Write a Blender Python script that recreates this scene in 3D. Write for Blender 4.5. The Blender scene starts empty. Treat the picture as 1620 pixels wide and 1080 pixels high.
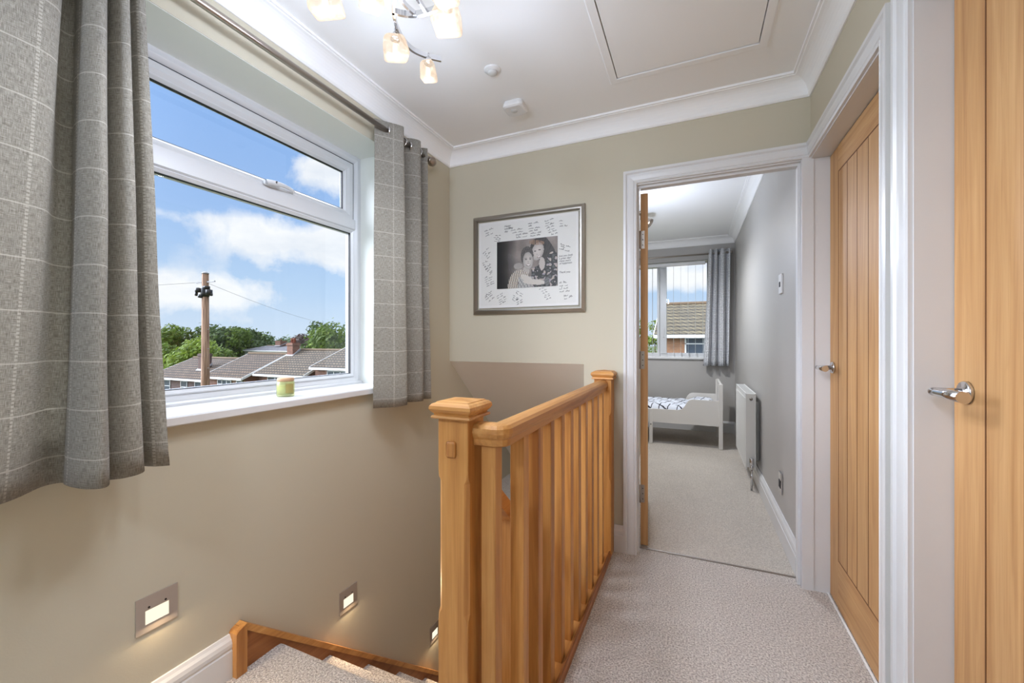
import bpy, bmesh, math, random
from mathutils import Vector, Matrix, noise as mnoise

random.seed(7)
C = bpy.context.scene.collection
sc = bpy.context.scene
R = math.radians
PI = math.pi

# ------------------------------------------------------------------ camera
EYE = 1.16
cam_d = bpy.data.cameras.new('camera')
cam_d.sensor_width = 36.0
cam_d.lens = 652.0 / 1620.0 * 36.0
cam_d.clip_start = 0.05
cam_d.clip_end = 1000
cam = bpy.data.objects.new('camera', cam_d)
C.objects.link(cam)
cam.location = (0, 0, EYE)
cam.rotation_euler = (R(90), 0, R(23.75))
sc.camera = cam
sc.view_settings.view_transform = 'Standard'
sc.view_settings.look = 'None'
sc.view_settings.exposure = 0.53
sc.view_settings.gamma = 1.0
sc.view_settings.use_curve_mapping = False
sc.cycles.use_denoising = True
sc.cycles.max_bounces = 10
sc.cycles.diffuse_bounces = 6
sc.cycles.transparent_max_bounces = 24
sc.cycles.caustics_reflective = False
sc.cycles.caustics_refractive = False
sc.cycles.sample_clamp_indirect = 4.0
sc.cycles.sample_clamp_direct = 0.0

# ------------------------------------------------------------------ colour helpers
def s2l(c):
    return tuple((x / 255.0 / 12.92 if x / 255.0 <= 0.04045 else ((x / 255.0 + 0.055) / 1.055) ** 2.4) for x in c)
def col(r, g, b):
    return s2l((r, g, b)) + (1.0,)

# ------------------------------------------------------------------ node helpers
class NT:
    def __init__(self, tree):
        self.t = tree; self.n = tree.nodes; self.l = tree.links
        self.n.clear()
    def node(self, kind, **kw):
        nd = self.n.new(kind)
        for k, v in kw.items():
            setattr(nd, k, v)
        return nd
    def link(self, a, b):
        self.l.new(a, b)
    def put(self, sock, v):
        if hasattr(v, 'is_output') or isinstance(v, bpy.types.NodeSocket):
            self.l.new(v, sock)
        else:
            sock.default_value = v
    def math(self, op, a, b=None, c=None, clamp=False):
        m = self.n.new('ShaderNodeMath'); m.operation = op; m.use_clamp = clamp
        self.put(m.inputs[0], a)
        if b is not None: self.put(m.inputs[1], b)
        if c is not None: self.put(m.inputs[2], c)
        return m.outputs[0]
    def mix(self, f, a, b, blend='MIX'):
        m = self.n.new('ShaderNodeMix'); m.data_type = 'RGBA'; m.blend_type = blend
        self.put(m.inputs[0], f); self.put(m.inputs[6], a); self.put(m.inputs[7], b)
        return m.outputs[2]
    def ramp(self, f, stops):
        r = self.n.new('ShaderNodeValToRGB')
        el = r.color_ramp.elements
        while len(el) < len(stops): el.new(0.5)
        for e, (p, c) in zip(el, stops):
            e.position = p; e.color = c if hasattr(c, '__len__') else (c, c, c, 1)
        self.put(r.inputs[0], f)
        return r.outputs[0]
    def noise(self, vec, scale, detail=3, rough=0.5, dist=0.0):
        n = self.n.new('ShaderNodeTexNoise')
        self.put(n.inputs['Vector'], vec)
        n.inputs['Scale'].default_value = scale
        n.inputs['Detail'].default_value = detail
        n.inputs['Roughness'].default_value = rough
        n.inputs['Distortion'].default_value = dist
        return n.outputs['Fac']
    def mapping(self, vec, scale=(1, 1, 1), loc=(0, 0, 0), rot=(0, 0, 0)):
        m = self.n.new('ShaderNodeMapping')
        self.put(m.inputs[0], vec)
        m.inputs['Scale'].default_value = scale
        m.inputs['Location'].default_value = loc
        m.inputs['Rotation'].default_value = rot
        return m.outputs[0]
    def objvec(self, rand=True):
        tc = self.n.new('ShaderNodeTexCoord')
        v = tc.outputs['Object']
        if rand:
            oi = self.n.new('ShaderNodeObjectInfo')
            k = self.math('MULTIPLY', oi.outputs['Random'], 37.0)
            cb = self.n.new('ShaderNodeCombineXYZ')
            for i in range(3): self.l.new(k, cb.inputs[i])
            a = self.n.new('ShaderNodeVectorMath'); a.operation = 'ADD'
            self.l.new(v, a.inputs[0]); self.l.new(cb.outputs[0], a.inputs[1])
            v = a.outputs[0]
        return v
    def bump(self, h, strength=0.3, dist=0.01):
        b = self.n.new('ShaderNodeBump')
        b.inputs['Strength'].default_value = strength
        b.inputs['Distance'].default_value = dist
        self.put(b.inputs['Height'], h)
        return b.outputs[0]
    def bsdf(self, color, rough=0.5, metal=0.0, normal=None, **kw):
        p = self.n.new('ShaderNodeBsdfPrincipled')
        self.put(p.inputs['Base Color'], color)
        self.put(p.inputs['Roughness'], rough)
        p.inputs['Metallic'].default_value = metal
        for k, v in kw.items():
            self.put(p.inputs[k.replace('_', ' ')], v)
        if normal is not None: self.l.new(normal, p.inputs['Normal'])
        return p.outputs[0]
    def out(self, sh):
        o = self.n.new('ShaderNodeOutputMaterial')
        self.l.new(sh, o.inputs['Surface'])

def mat(name):
    m = bpy.data.materials.new(name); m.use_nodes = True
    return m, NT(m.node_tree)

def m_plain(name, c, rough=0.5, metal=0.0, bump=0.0, bscale=60, var=0.03, **kw):
    m, t = mat(name)
    v = t.objvec(False)
    n = t.noise(v, bscale, 3)
    n2 = t.noise(v, 3.0, 2)
    k = t.math('MULTIPLY_ADD', n2, var * 2, 1 - var)
    cc = t.mix(1.0, c, k, 'MULTIPLY')
    nm = t.bump(n, bump, 0.002) if bump else None
    t.out(t.bsdf(cc, rough, metal, nm, **kw))
    return m

def m_emit(name, c, s):
    m, t = mat(name)
    e = t.node('ShaderNodeEmission'); e.inputs[0].default_value = c; e.inputs[1].default_value = s
    t.out(e.outputs[0]); return m

# ------------------------------------------------------------------ world (sky with cumulus)
w = bpy.data.worlds.new('sky'); sc.world = w; w.use_nodes = True
t = NT(w.node_tree)
tc = t.node('ShaderNodeTexCoord')
sep = t.node('ShaderNodeSeparateXYZ'); t.link(tc.outputs['Generated'], sep.inputs[0])
az = t.math('ARCTAN2', sep.outputs[0], sep.outputs[1])
el = t.math('ARCSINE', sep.outputs[2])
base = t.ramp(t.math('DIVIDE', el, 1.2, clamp=True), [(0.0, col(200, 220, 243)), (0.10, col(180, 208, 240)), (0.22, col(155, 189, 236)), (0.34, col(142, 180, 234)), (1.0, col(100, 152, 224))])
nz = t.noise(tc.outputs['Generated'], 9.0, 8, 0.6, 0.2)
nz2 = t.noise(t.mapping(tc.outputs['Generated'], (1, 1, 2.2)), 4.0, 5, 0.6)
tot = None
# (azimuth, elevation, half widths, weight)
BLOBS = [(-0.90, 0.205, 0.115, 0.040, 1.25), (-0.80, 0.20, 0.06, 0.045, 0.8), (-1.03, 0.095, 0.14, 0.028, 0.95), (-1.13, 0.09, 0.08, 0.04, 0.45),
         (-0.835, 0.355, 0.060, 0.035, 1.0), (-1.10, 0.235, 0.08, 0.012, 0.32), (-1.13, 0.27, 0.05, 0.010, 0.25), (-1.0, 0.04, 0.15, 0.010, 0.3),
         (-0.01, 0.135, 0.12, 0.025, 0.9), (-0.03, 0.17, 0.1, 0.02, 0.35),
         (0.8, 0.5, 0.5, 0.2, 0.7), (-2.3, 0.5, 0.5, 0.2, 0.9), (2.4, 0.4, 0.6, 0.2, 0.7)]
for (a0, e0, sa, se, wt) in BLOBS:
    da = t.math('DIVIDE', t.math('SUBTRACT', az, a0), sa)
    de = t.math('DIVIDE', t.math('SUBTRACT', el, e0), se)
    q = t.math('ADD', t.math('MULTIPLY', da, da), t.math('MULTIPLY', de, de))
    g = t.math('MULTIPLY', t.math('EXPONENT', t.math('MULTIPLY', q, -0.7)), wt)
    tot = g if tot is None else t.math('ADD', tot, g)
dens = t.math('ADD', t.math('MULTIPLY', tot, 0.75), t.math('MULTIPLY', t.math('SUBTRACT', nz, 0.5), 1.9))
cm = t.ramp(dens, [(0.26, 0.0), (0.45, 0.62), (0.68, 1.0)])
cm = t.math('MULTIPLY', cm, t.math('MINIMUM', t.math('MULTIPLY', tot, 2.2), 1.0))
cm = t.math('MULTIPLY', cm, 0.92)
ccol = t.ramp(nz2, [(0.30, col(222, 229, 240)), (0.55, col(250, 251, 253))])
sky = t.mix(cm, base, ccol)
haze = t.ramp(el, [(0.0, 0.35), (0.10, 0.0)])
sky = t.mix(haze, sky, col(214, 226, 240))
# sky high overhead, above the view, brightened for more light indoors
hi = t.ramp(el, [(0.52, 0.0), (0.95, 1.0)])
warm = t.mix(hi, sky, col(235, 240, 250))
bk = t.node('ShaderNodeBackground')
# broad sky glare added out of view, behind and left, to light the interior
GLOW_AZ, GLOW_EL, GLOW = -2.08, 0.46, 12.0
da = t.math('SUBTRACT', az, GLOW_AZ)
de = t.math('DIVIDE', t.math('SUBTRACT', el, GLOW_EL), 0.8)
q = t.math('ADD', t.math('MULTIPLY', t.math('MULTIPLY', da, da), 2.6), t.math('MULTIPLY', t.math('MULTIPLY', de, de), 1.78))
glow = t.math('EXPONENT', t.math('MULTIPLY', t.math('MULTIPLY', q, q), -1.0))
# second unseen glow added high in the sky to brighten the bedroom wall
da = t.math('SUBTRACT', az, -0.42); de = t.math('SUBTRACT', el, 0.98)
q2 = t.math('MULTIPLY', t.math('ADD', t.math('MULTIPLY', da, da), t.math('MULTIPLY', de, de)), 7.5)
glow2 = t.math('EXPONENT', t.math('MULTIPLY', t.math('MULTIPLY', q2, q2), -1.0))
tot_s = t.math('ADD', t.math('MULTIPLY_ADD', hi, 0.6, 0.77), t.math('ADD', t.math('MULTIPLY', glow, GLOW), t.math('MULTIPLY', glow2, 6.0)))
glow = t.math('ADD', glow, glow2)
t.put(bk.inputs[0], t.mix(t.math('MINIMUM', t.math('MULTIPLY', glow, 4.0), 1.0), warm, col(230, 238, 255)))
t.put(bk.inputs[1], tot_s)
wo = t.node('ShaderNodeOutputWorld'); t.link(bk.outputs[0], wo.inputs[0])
w.cycles.sampling_method = 'AUTOMATIC'

# ------------------------------------------------------------------ sun (behind the house, lights the street)
sd = bpy.data.lights.new('sun', 'SUN'); sd.energy = 0.5; sd.angle = R(3); sd.color = (1, 0.95, 0.87)
so = bpy.data.objects.new('sun', sd); C.objects.link(so)
so.rotation_euler = Vector((-0.55, 0.62, -0.75)).to_track_quat('-Z', 'Y').to_euler()

# ================================================================== materials
M = {}
PAINT = (178, 167, 143)
M['beige'] = m_plain('beige wall paint', col(194, 187, 167), 0.75, bump=0.08, bscale=220, var=0.015)
M['grey_wall'] = m_plain('grey bedroom paint', col(176, 173, 169), 0.45, bump=0.06, bscale=120, var=0.03)
M['bulk'] = m_plain('pale soffit paint', col(232, 225, 214), 0.7, bump=0.05, bscale=200, var=0.01)
M['ceiling'] = m_plain('ceiling white', col(243, 243, 243), 0.85, bump=0.05, bscale=150, var=0.01)
M['gloss_white'] = m_plain('white gloss woodwork', col(215, 215, 215), 0.3, bump=0.03, bscale=90, var=0.012)
M['reveal'] = m_plain('window reveal paint', col(226, 228, 222), 0.6, var=0.01)
M['upvc'] = m_plain('white upvc', col(206, 207, 209), 0.28, var=0.005)
M['gasket'] = m_plain('black rubber gasket', col(35, 35, 38), 0.6)
M['chrome'] = m_plain('polished chrome', col(214, 214, 216), 0.12, 1.0, var=0.0)
M['nickel'] = m_plain('brushed nickel', col(168, 158, 148), 0.32, 1.0, var=0.02)
M['steel'] = m_plain('satin steel plate', col(176, 166, 156), 0.4, 0.35, var=0.02)
M['frame'] = m_plain('pewter picture frame', col(165, 160, 152), 0.33, 0.9, var=0.05)
M['dark'] = m_plain('dark shadow gap', col(40, 34, 30), 0.8)
M['black'] = m_plain('black plastic', col(25, 25, 27), 0.4)
M['white_plastic'] = m_plain('white plastic', col(226, 226, 226), 0.35, var=0.0)
M['ivory'] = m_plain('sensor lens', col(205, 204, 202), 0.45, var=0.0)
M['rad'] = m_plain('radiator enamel', col(226, 226, 222), 0.32, var=0.0)
M['bedwhite'] = m_plain('white painted bed', col(218, 214, 208), 0.45, var=0.01)
M['mount'] = m_plain('white mount board', col(228, 226, 224), 0.6, var=0.005)
M['ink'] = m_plain('black pen ink', col(48, 46, 50), 0.6)
M['candle_wax'] = m_plain('pale green wax', col(214, 212, 170), 0.5, var=0.02, Subsurface_Weight=0.2)
M['gold_label'] = m_plain('olive gold label', col(150, 138, 80), 0.4, var=0.05)
M['cork'] = m_plain('tan wooden lid', col(176, 140, 104), 0.6, var=0.08)
M['pole_wood'] = None
M['light_leak'] = m_plain('white light leak strip', col(240, 240, 238), 0.3, var=0.0)  # white standing in for the light under a door

def m_oak(name, axis, c1, c2, c3, rough=0.36, scale=1.0):
    m, t = mat(name)
    v = t.objvec(True)
    st = {'x': (1.2, 22, 22), 'y': (22, 1.2, 22), 'z': (22, 22, 1.2)}[axis]
    v2 = t.mapping(v, tuple(k * scale for k in st))
    n1 = t.noise(v2, 1.0, 5, 0.6, 0.6)
    st2 = {'x': (3, 160, 160), 'y': (160, 3, 160), 'z': (160, 160, 3)}[axis]
    n2 = t.noise(t.mapping(v, tuple(k * scale for k in st2)), 1.0, 3, 0.6)
    st3 = {'x': (.6, 5, 5), 'y': (5, .6, 5), 'z': (5, 5, .6)}[axis]
    n3 = t.noise(t.mapping(v, st3), 1.0, 2, 0.5, 1.5)
    ring = t.math('FRACT', t.math('MULTIPLY', n3, 6.0))
    c = t.ramp(n1, [(0.3, c1), (0.5, c2), (0.7, c3)])
    c = t.mix(t.math('MULTIPLY', t.ramp(ring, [(0.0, 0.0), (0.85, 0.15), (0.97, 0.5), (1.0, 0.0)]), 0.35), c, c1)
    c = t.mix(t.math('MULTIPLY', t.ramp(n2, [(0.45, 0.0), (0.7, 1.0)]), 0.28), c, c1)
    oi = t.node('ShaderNodeObjectInfo')
    k = t.math('MULTIPLY_ADD', oi.outputs['Random'], 0.16, 0.92)
    c = t.mix(1.0, c, k, 'MULTIPLY')
    t.out(t.bsdf(c, t.math('MULTIPLY_ADD', n2, 0.15, rough), 0.0, t.bump(n2, 0.10, 0.001), Coat_Weight=0.05, Coat_Roughness=0.3))
    return m
OAK = (col(156, 100, 48), col(192, 136, 72), col(212, 160, 96))
for ax in 'xyz':
    M['oak_' + ax] = m_oak('honey oak grain ' + ax, ax, *OAK)
M['oak_string'] = m_oak('stair string oak', 'y', col(128, 76, 34), col(152, 96, 48), col(170, 112, 60))
DOAK = (col(176, 128, 78), col(198, 152, 100), col(209, 166, 114))
M['door_z'] = m_oak('veneered oak door grain z', 'z', *DOAK, rough=0.5, scale=1.3)
M['door_y'] = m_oak('veneered oak door grain y', 'y', *DOAK, rough=0.5, scale=1.3)
M['groove'] = m_plain('door groove', col(112, 68, 30), 0.6)

def m_carpet(name, c1, c2, c3):
    m, t = mat(name)
    v = t.objvec(False)
    n = t.noise(v, 150.0, 2, 0.65)
    n0 = t.noise(v, 430.0, 2, 0.6)
    n2 = t.noise(v, 5.0, 3, 0.55)
    vo = t.node('ShaderNodeTexVoronoi'); t.put(vo.inputs['Vector'], v); vo.inputs['Scale'].default_value = 240
    f = t.math('ADD', t.math('MULTIPLY', n, 0.75), t.math('MULTIPLY', n0, 0.25))
    c = t.ramp(f, [(0.36, c1), (0.5, c2), (0.63, c3)])
    c = t.mix(1.0, c, t.math('MULTIPLY_ADD', n2, 0.16, 0.92), 'MULTIPLY')
    h = t.math('ADD', f, t.math('MULTIPLY', vo.outputs['Distance'], 0.6))
    t.out(t.bsdf(c, 0.95, 0.0, t.bump(h, 0.9, 0.008), Sheen_Weight=0.25, Sheen_Roughness=0.5))
    return m
M['carpet'] = m_carpet('landing twist carpet', col(140, 129, 120), col(203, 192, 182), col(240, 232, 223))
M['carpet_bed'] = m_carpet('bedroom carpet', col(176, 165, 152), col(205, 194, 180), col(224, 215, 202))

def m_glass(name, ior=1.45):
    m, t = mat(name)
    tr = t.node('ShaderNodeBsdfTransparent'); tr.inputs[0].default_value = (0.985, 0.99, 0.985, 1)
    gl = t.node('ShaderNodeBsdfGlossy'); gl.inputs['Roughness'].default_value = 0.0
    fr = t.node('ShaderNodeFresnel'); fr.inputs[0].default_value = ior
    mx = t.node('ShaderNodeMixShader')
    geo = t.node('ShaderNodeNewGeometry')
    t.put(mx.inputs[0], t.math('MULTIPLY', fr.outputs[0], t.math('SUBTRACT', 1.0, geo.outputs['Backfacing']))); t.link(tr.outputs[0], mx.inputs[1]); t.link(gl.outputs[0], mx.inputs[2])
    t.out(mx.outputs[0]); return m
M['glass'] = m_glass('clear window glass')
M['picture_glass'] = m_glass('low reflection picture glass', 1.22)

def m_shade():
    m, t = mat('frosted glass lamp shade')
    v = t.objvec(True)
    n = t.noise(v, 45, 4, 0.65, 1.0)
    tr = t.node('ShaderNodeBsdfTransparent'); tr.inputs[0].default_value = (1, 0.97, 0.92, 1)
    em = t.node('ShaderNodeEmission')
    t.put(em.inputs[0], t.ramp(n, [(0.35, col(226, 180, 132)), (0.6, col(255, 240, 215))])); em.inputs[1].default_value = 0.40
    p = t.bsdf(col(120, 104, 88), 0.15, 0.0, t.bump(n, 0.6, 0.01), Transmission_Weight=0.3)
    a = t.node('ShaderNodeAddShader'); t.link(p, a.inputs[0]); t.link(em.outputs[0], a.inputs[1])
    lw = t.node('ShaderNodeLayerWeight'); lw.inputs[0].default_value = 0.35
    mx = t.node('ShaderNodeMixShader')
    t.put(mx.inputs[0], t.math('MULTIPLY_ADD', lw.outputs['Facing'], 0.45, 0.35, clamp=True))
    t.link(tr.outputs[0], mx.inputs[1]); t.link(a.outputs[0], mx.inputs[2])
    t.out(mx.outputs[0]); return m
M['shade'] = m_shade()
M['bulb'] = m_emit('glowing lamp capsule', (1, 0.86, 0.66, 1), 14)
M['led'] = m_emit('warm led diffuser', (1.0, 0.86, 0.66, 1), 0.85)

def m_linen(name, dark, mid, light, line, su=0.19, sv=0.117, transl=0.4):
    m, t = mat(name)
    uv = t.node('ShaderNodeUVMap'); uv.uv_map = 'cloth'
    sp = t.node('ShaderNodeSeparateXYZ'); t.link(uv.outputs[0], sp.inputs[0])
    U, V = sp.outputs[0], sp.outputs[1]
    a = t.noise(t.mapping(uv.outputs[0], (900, 60, 1)), 1.0, 3, 0.6)
    b = t.noise(t.mapping(uv.outputs[0], (60, 900, 1)), 1.0, 3, 0.6)
    d = t.noise(t.mapping(uv.outputs[0], (6, 6, 1)), 1.0, 2)
    f = t.math('ADD', t.math('MULTIPLY', a, 0.5), t.math('MULTIPLY', b, 0.5))
    c = t.ramp(f, [(0.38, dark), (0.5, mid), (0.62, light)])
    # horizontal thin line and dotted vertical line of the check
    hv = t.math('ABSOLUTE', t.math('SUBTRACT', t.math('FRACT', t.math('DIVIDE', V, sv)), 0.5))
    hl = t.math('LESS_THAN', hv, 0.0016 / sv)
    vv = t.math('ABSOLUTE', t.math('SUBTRACT', t.math('FRACT', t.math('DIVIDE', U, su)), 0.5))
    vl = t.math('LESS_THAN', vv, 0.0030 / su)
    dots = t.math('GREATER_THAN', t.math('FRACT', t.math('DIVIDE', V, 0.0085)), 0.42)
    vl = t.math('MULTIPLY', vl, dots)
    ln = t.math('MAXIMUM', t.math('MULTIPLY', hl, 0.55), t.math('MULTIPLY', vl, 0.5))
    c = t.mix(ln, c, line)
    nm = t.bump(t.math('ADD', f, t.math('MULTIPLY', ln, 0.4)), 0.35, 0.002)
    p = t.bsdf(c, 0.9, 0.0, nm, Sheen_Weight=0.2)
    tl = t.node('ShaderNodeBsdfTranslucent'); t.put(tl.inputs[0], c)
    mx = t.node('ShaderNodeMixShader'); mx.inputs[0].default_value = transl
    t.link(p, mx.inputs[1]); t.link(tl.outputs[0], mx.inputs[2])
    t.out(mx.outputs[0]); return m
M['linen'] = m_linen('grey check linen', col(122, 117, 106), col(164, 159, 148), col(194, 189, 179), col(224, 220, 210))

def m_pattern():
    m, t = mat('grey and white zigzag curtain')
    uv = t.node('ShaderNodeUVMap'); uv.uv_map = 'cloth'
    vo = t.node('ShaderNodeTexVoronoi'); vo.distance = 'CHEBYCHEV'
    t.put(vo.inputs['Vector'], t.mapping(uv.outputs[0], (55, 55, 1))); vo.inputs['Scale'].default_value = 1
    vo.inputs['Randomness'].default_value = 0.15
    c = t.ramp(vo.outputs['Distance'], [(0.28, col(104, 106, 112)), (0.36, col(232, 233, 236))])
    t.out(t.bsdf(c, 0.9)); return m
M['zigzag'] = m_pattern()

def m_duvet():
    m, t = mat('white duvet with black line check')
    v = t.objvec(False)
    d = t.noise(v, 4, 3)
    vm = t.node('ShaderNodeVectorMath'); vm.operation = 'ADD'
    cb = t.node('ShaderNodeCombineXYZ'); t.put(cb.inputs[0], t.math('MULTIPLY', d, 0.12)); t.put(cb.inputs[1], t.math('MULTIPLY', d, 0.07))
    t.link(v, vm.inputs[0]); t.link(cb.outputs[0], vm.inputs[1])
    sp = t.node('ShaderNodeSeparateXYZ'); t.link(t.mapping(vm.outputs[0], (1, 1, 1), rot=(0, 0, 0.5)), sp.inputs[0])
    g = None
    for i, s in ((0, 0.085), (1, 0.10)):
        q = t.math('ABSOLUTE', t.math('SUBTRACT', t.math('FRACT', t.math('DIVIDE', sp.outputs[i], s)), 0.5))
        l = t.math('LESS_THAN', q, 0.06)
        g = l if g is None else t.math('MAXIMUM', g, l)
    c = t.mix(g, col(222, 226, 234), col(52, 52, 60))
    t.out(t.bsdf(c, 0.9, 0, t.bump(t.noise(v, 14, 3), 0.5, 0.02))); return m
M['duvet'] = m_duvet()

def m_brick(name, c1, c2, mortar, scale=1.0, bw=0.22, rh=0.075, swap=False):
    m, t = mat(name)
    g = t.node('ShaderNodeNewGeometry')
    tcn = t.node('ShaderNodeTexCoord')
    sp = t.node('ShaderNodeSeparateXYZ'); t.link(tcn.outputs['Object'], sp.inputs[0])
    cb = t.node('ShaderNodeCombineXYZ')
    t.put(cb.inputs[0], t.math('ADD', sp.outputs[0], sp.outputs[1])); t.put(cb.inputs[1], sp.outputs[2])
    b = t.node('ShaderNodeTexBrick')
    t.put(b.inputs['Vector'], cb.outputs[0])
    b.inputs['Color1'].default_value = c1; b.inputs['Color2'].default_value = c2; b.inputs['Mortar'].default_value = mortar
    b.inputs['Scale'].default_value = scale
    b.inputs['Mortar Size'].default_value = 0.010
    b.inputs['Brick Width'].default_value = bw; b.inputs['Row Height'].default_value = rh
    n = t.noise(tcn.outputs['Object'], 1.5, 4)
    c = t.mix(1.0, b.outputs[0], t.math('MULTIPLY_ADD', n, 0.5, 0.75), 'MULTIPLY')
    t.out(t.bsdf(c, 0.9)); return m
M['brick'] = m_brick('orange red brick', col(136, 84, 62), col(112, 68, 52), col(120, 106, 94))
M['brick_dark'] = m_brick('brown brick', col(92, 66, 58), col(78, 56, 50), col(104, 94, 88))
M['brick_buff'] = m_brick('buff brick', col(158, 108, 74), col(138, 94, 66), col(136, 118, 98))
M['tiles'] = m_brick('brown concrete roof tiles', col(96, 78, 60), col(78, 63, 48), col(36, 29, 23), bw=0.30, rh=0.17)
M['tiles_b'] = m_brick('weathered roof tiles', col(102, 88, 70), col(84, 72, 58), col(40, 34, 27), bw=0.30, rh=0.16)
M['slate'] = m_brick('grey slate roof', col(96, 95, 100), col(84, 83, 88), col(62, 60, 64), bw=0.3, rh=0.2)
M['tiles_khaki'] = m_brick('khaki roof tiles', col(112, 102, 78), col(94, 85, 66), col(48, 42, 33), bw=0.30, rh=0.2)
for k in ('tiles', 'tiles_b', 'tiles_khaki'):
    for nd in M[k].node_tree.nodes:
        if nd.type == 'TEX_BRICK': nd.inputs['Mortar Size'].default_value = 0.035
M['ridge'] = m_plain('ridge tile', col(104, 86, 66), 0.9, var=0.15)
M['render_white'] = m_plain('white painted render', col(176, 172, 162), 0.8, var=0.02)
M['fascia'] = m_plain('white fascia', col(206, 204, 200), 0.5, var=0.0)
M['win_dark'] = m_plain('dark window pane', col(66, 74, 84), 0.1, var=0.1)
M['pot'] = m_plain('terracotta chimney pot', col(140, 80, 60), 0.8)
M['lead'] = m_plain('lead flashing', col(150, 148, 150), 0.6)
M['ground'] = m_plain('grass ground', col(72, 84, 50), 0.95, var=0.3)

def m_leaf(name, a, b, c):
    m, t = mat(name)
    v = t.objvec(False)
    n = t.noise(v, 1.3, 4, 0.7)
    cc = t.ramp(n, [(0.32, a), (0.5, b), (0.68, c)])
    p = t.bsdf(cc, 0.75)
    tl = t.node('ShaderNodeBsdfTranslucent'); t.put(tl.inputs[0], cc)
    mx = t.node('ShaderNodeMixShader'); mx.inputs[0].default_value = 0.3
    t.link(p, mx.inputs[1]); t.link(tl.outputs[0], mx.inputs[2])
    t.out(mx.outputs[0]); return m
M['leaf_mid'] = m_leaf('mid green leaves', col(52, 70, 24), col(88, 110, 38), col(124, 142, 56))
M['leaf_dark'] = m_leaf('dark green leaves', col(38, 54, 26), col(64, 84, 38), col(94, 112, 54))
M['leaf_lime'] = m_leaf('lime green leaves', col(72, 96, 26), col(110, 132, 44), col(146, 162, 66))
M['leaf_copper'] = m_leaf('copper leaves', col(50, 36, 36), col(70, 52, 48), col(88, 68, 62))
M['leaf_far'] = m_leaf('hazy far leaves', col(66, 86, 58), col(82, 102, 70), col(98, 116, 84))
M['bark'] = m_plain('bark', col(92, 78, 62), 0.9, var=0.2)
def m_pole():
    m, t = mat('weathered timber pole')
    v = t.objvec(False)
    n = t.noise(t.mapping(v, (30, 30, 1.0)), 1, 4)
    c = t.ramp(n, [(0.35, col(84, 60, 46)), (0.55, col(148, 116, 92)), (0.7, col(182, 152, 126))])
    t.out(t.bsdf(c, 0.9)); return m
M['pole_wood'] = m_pole()

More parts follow.
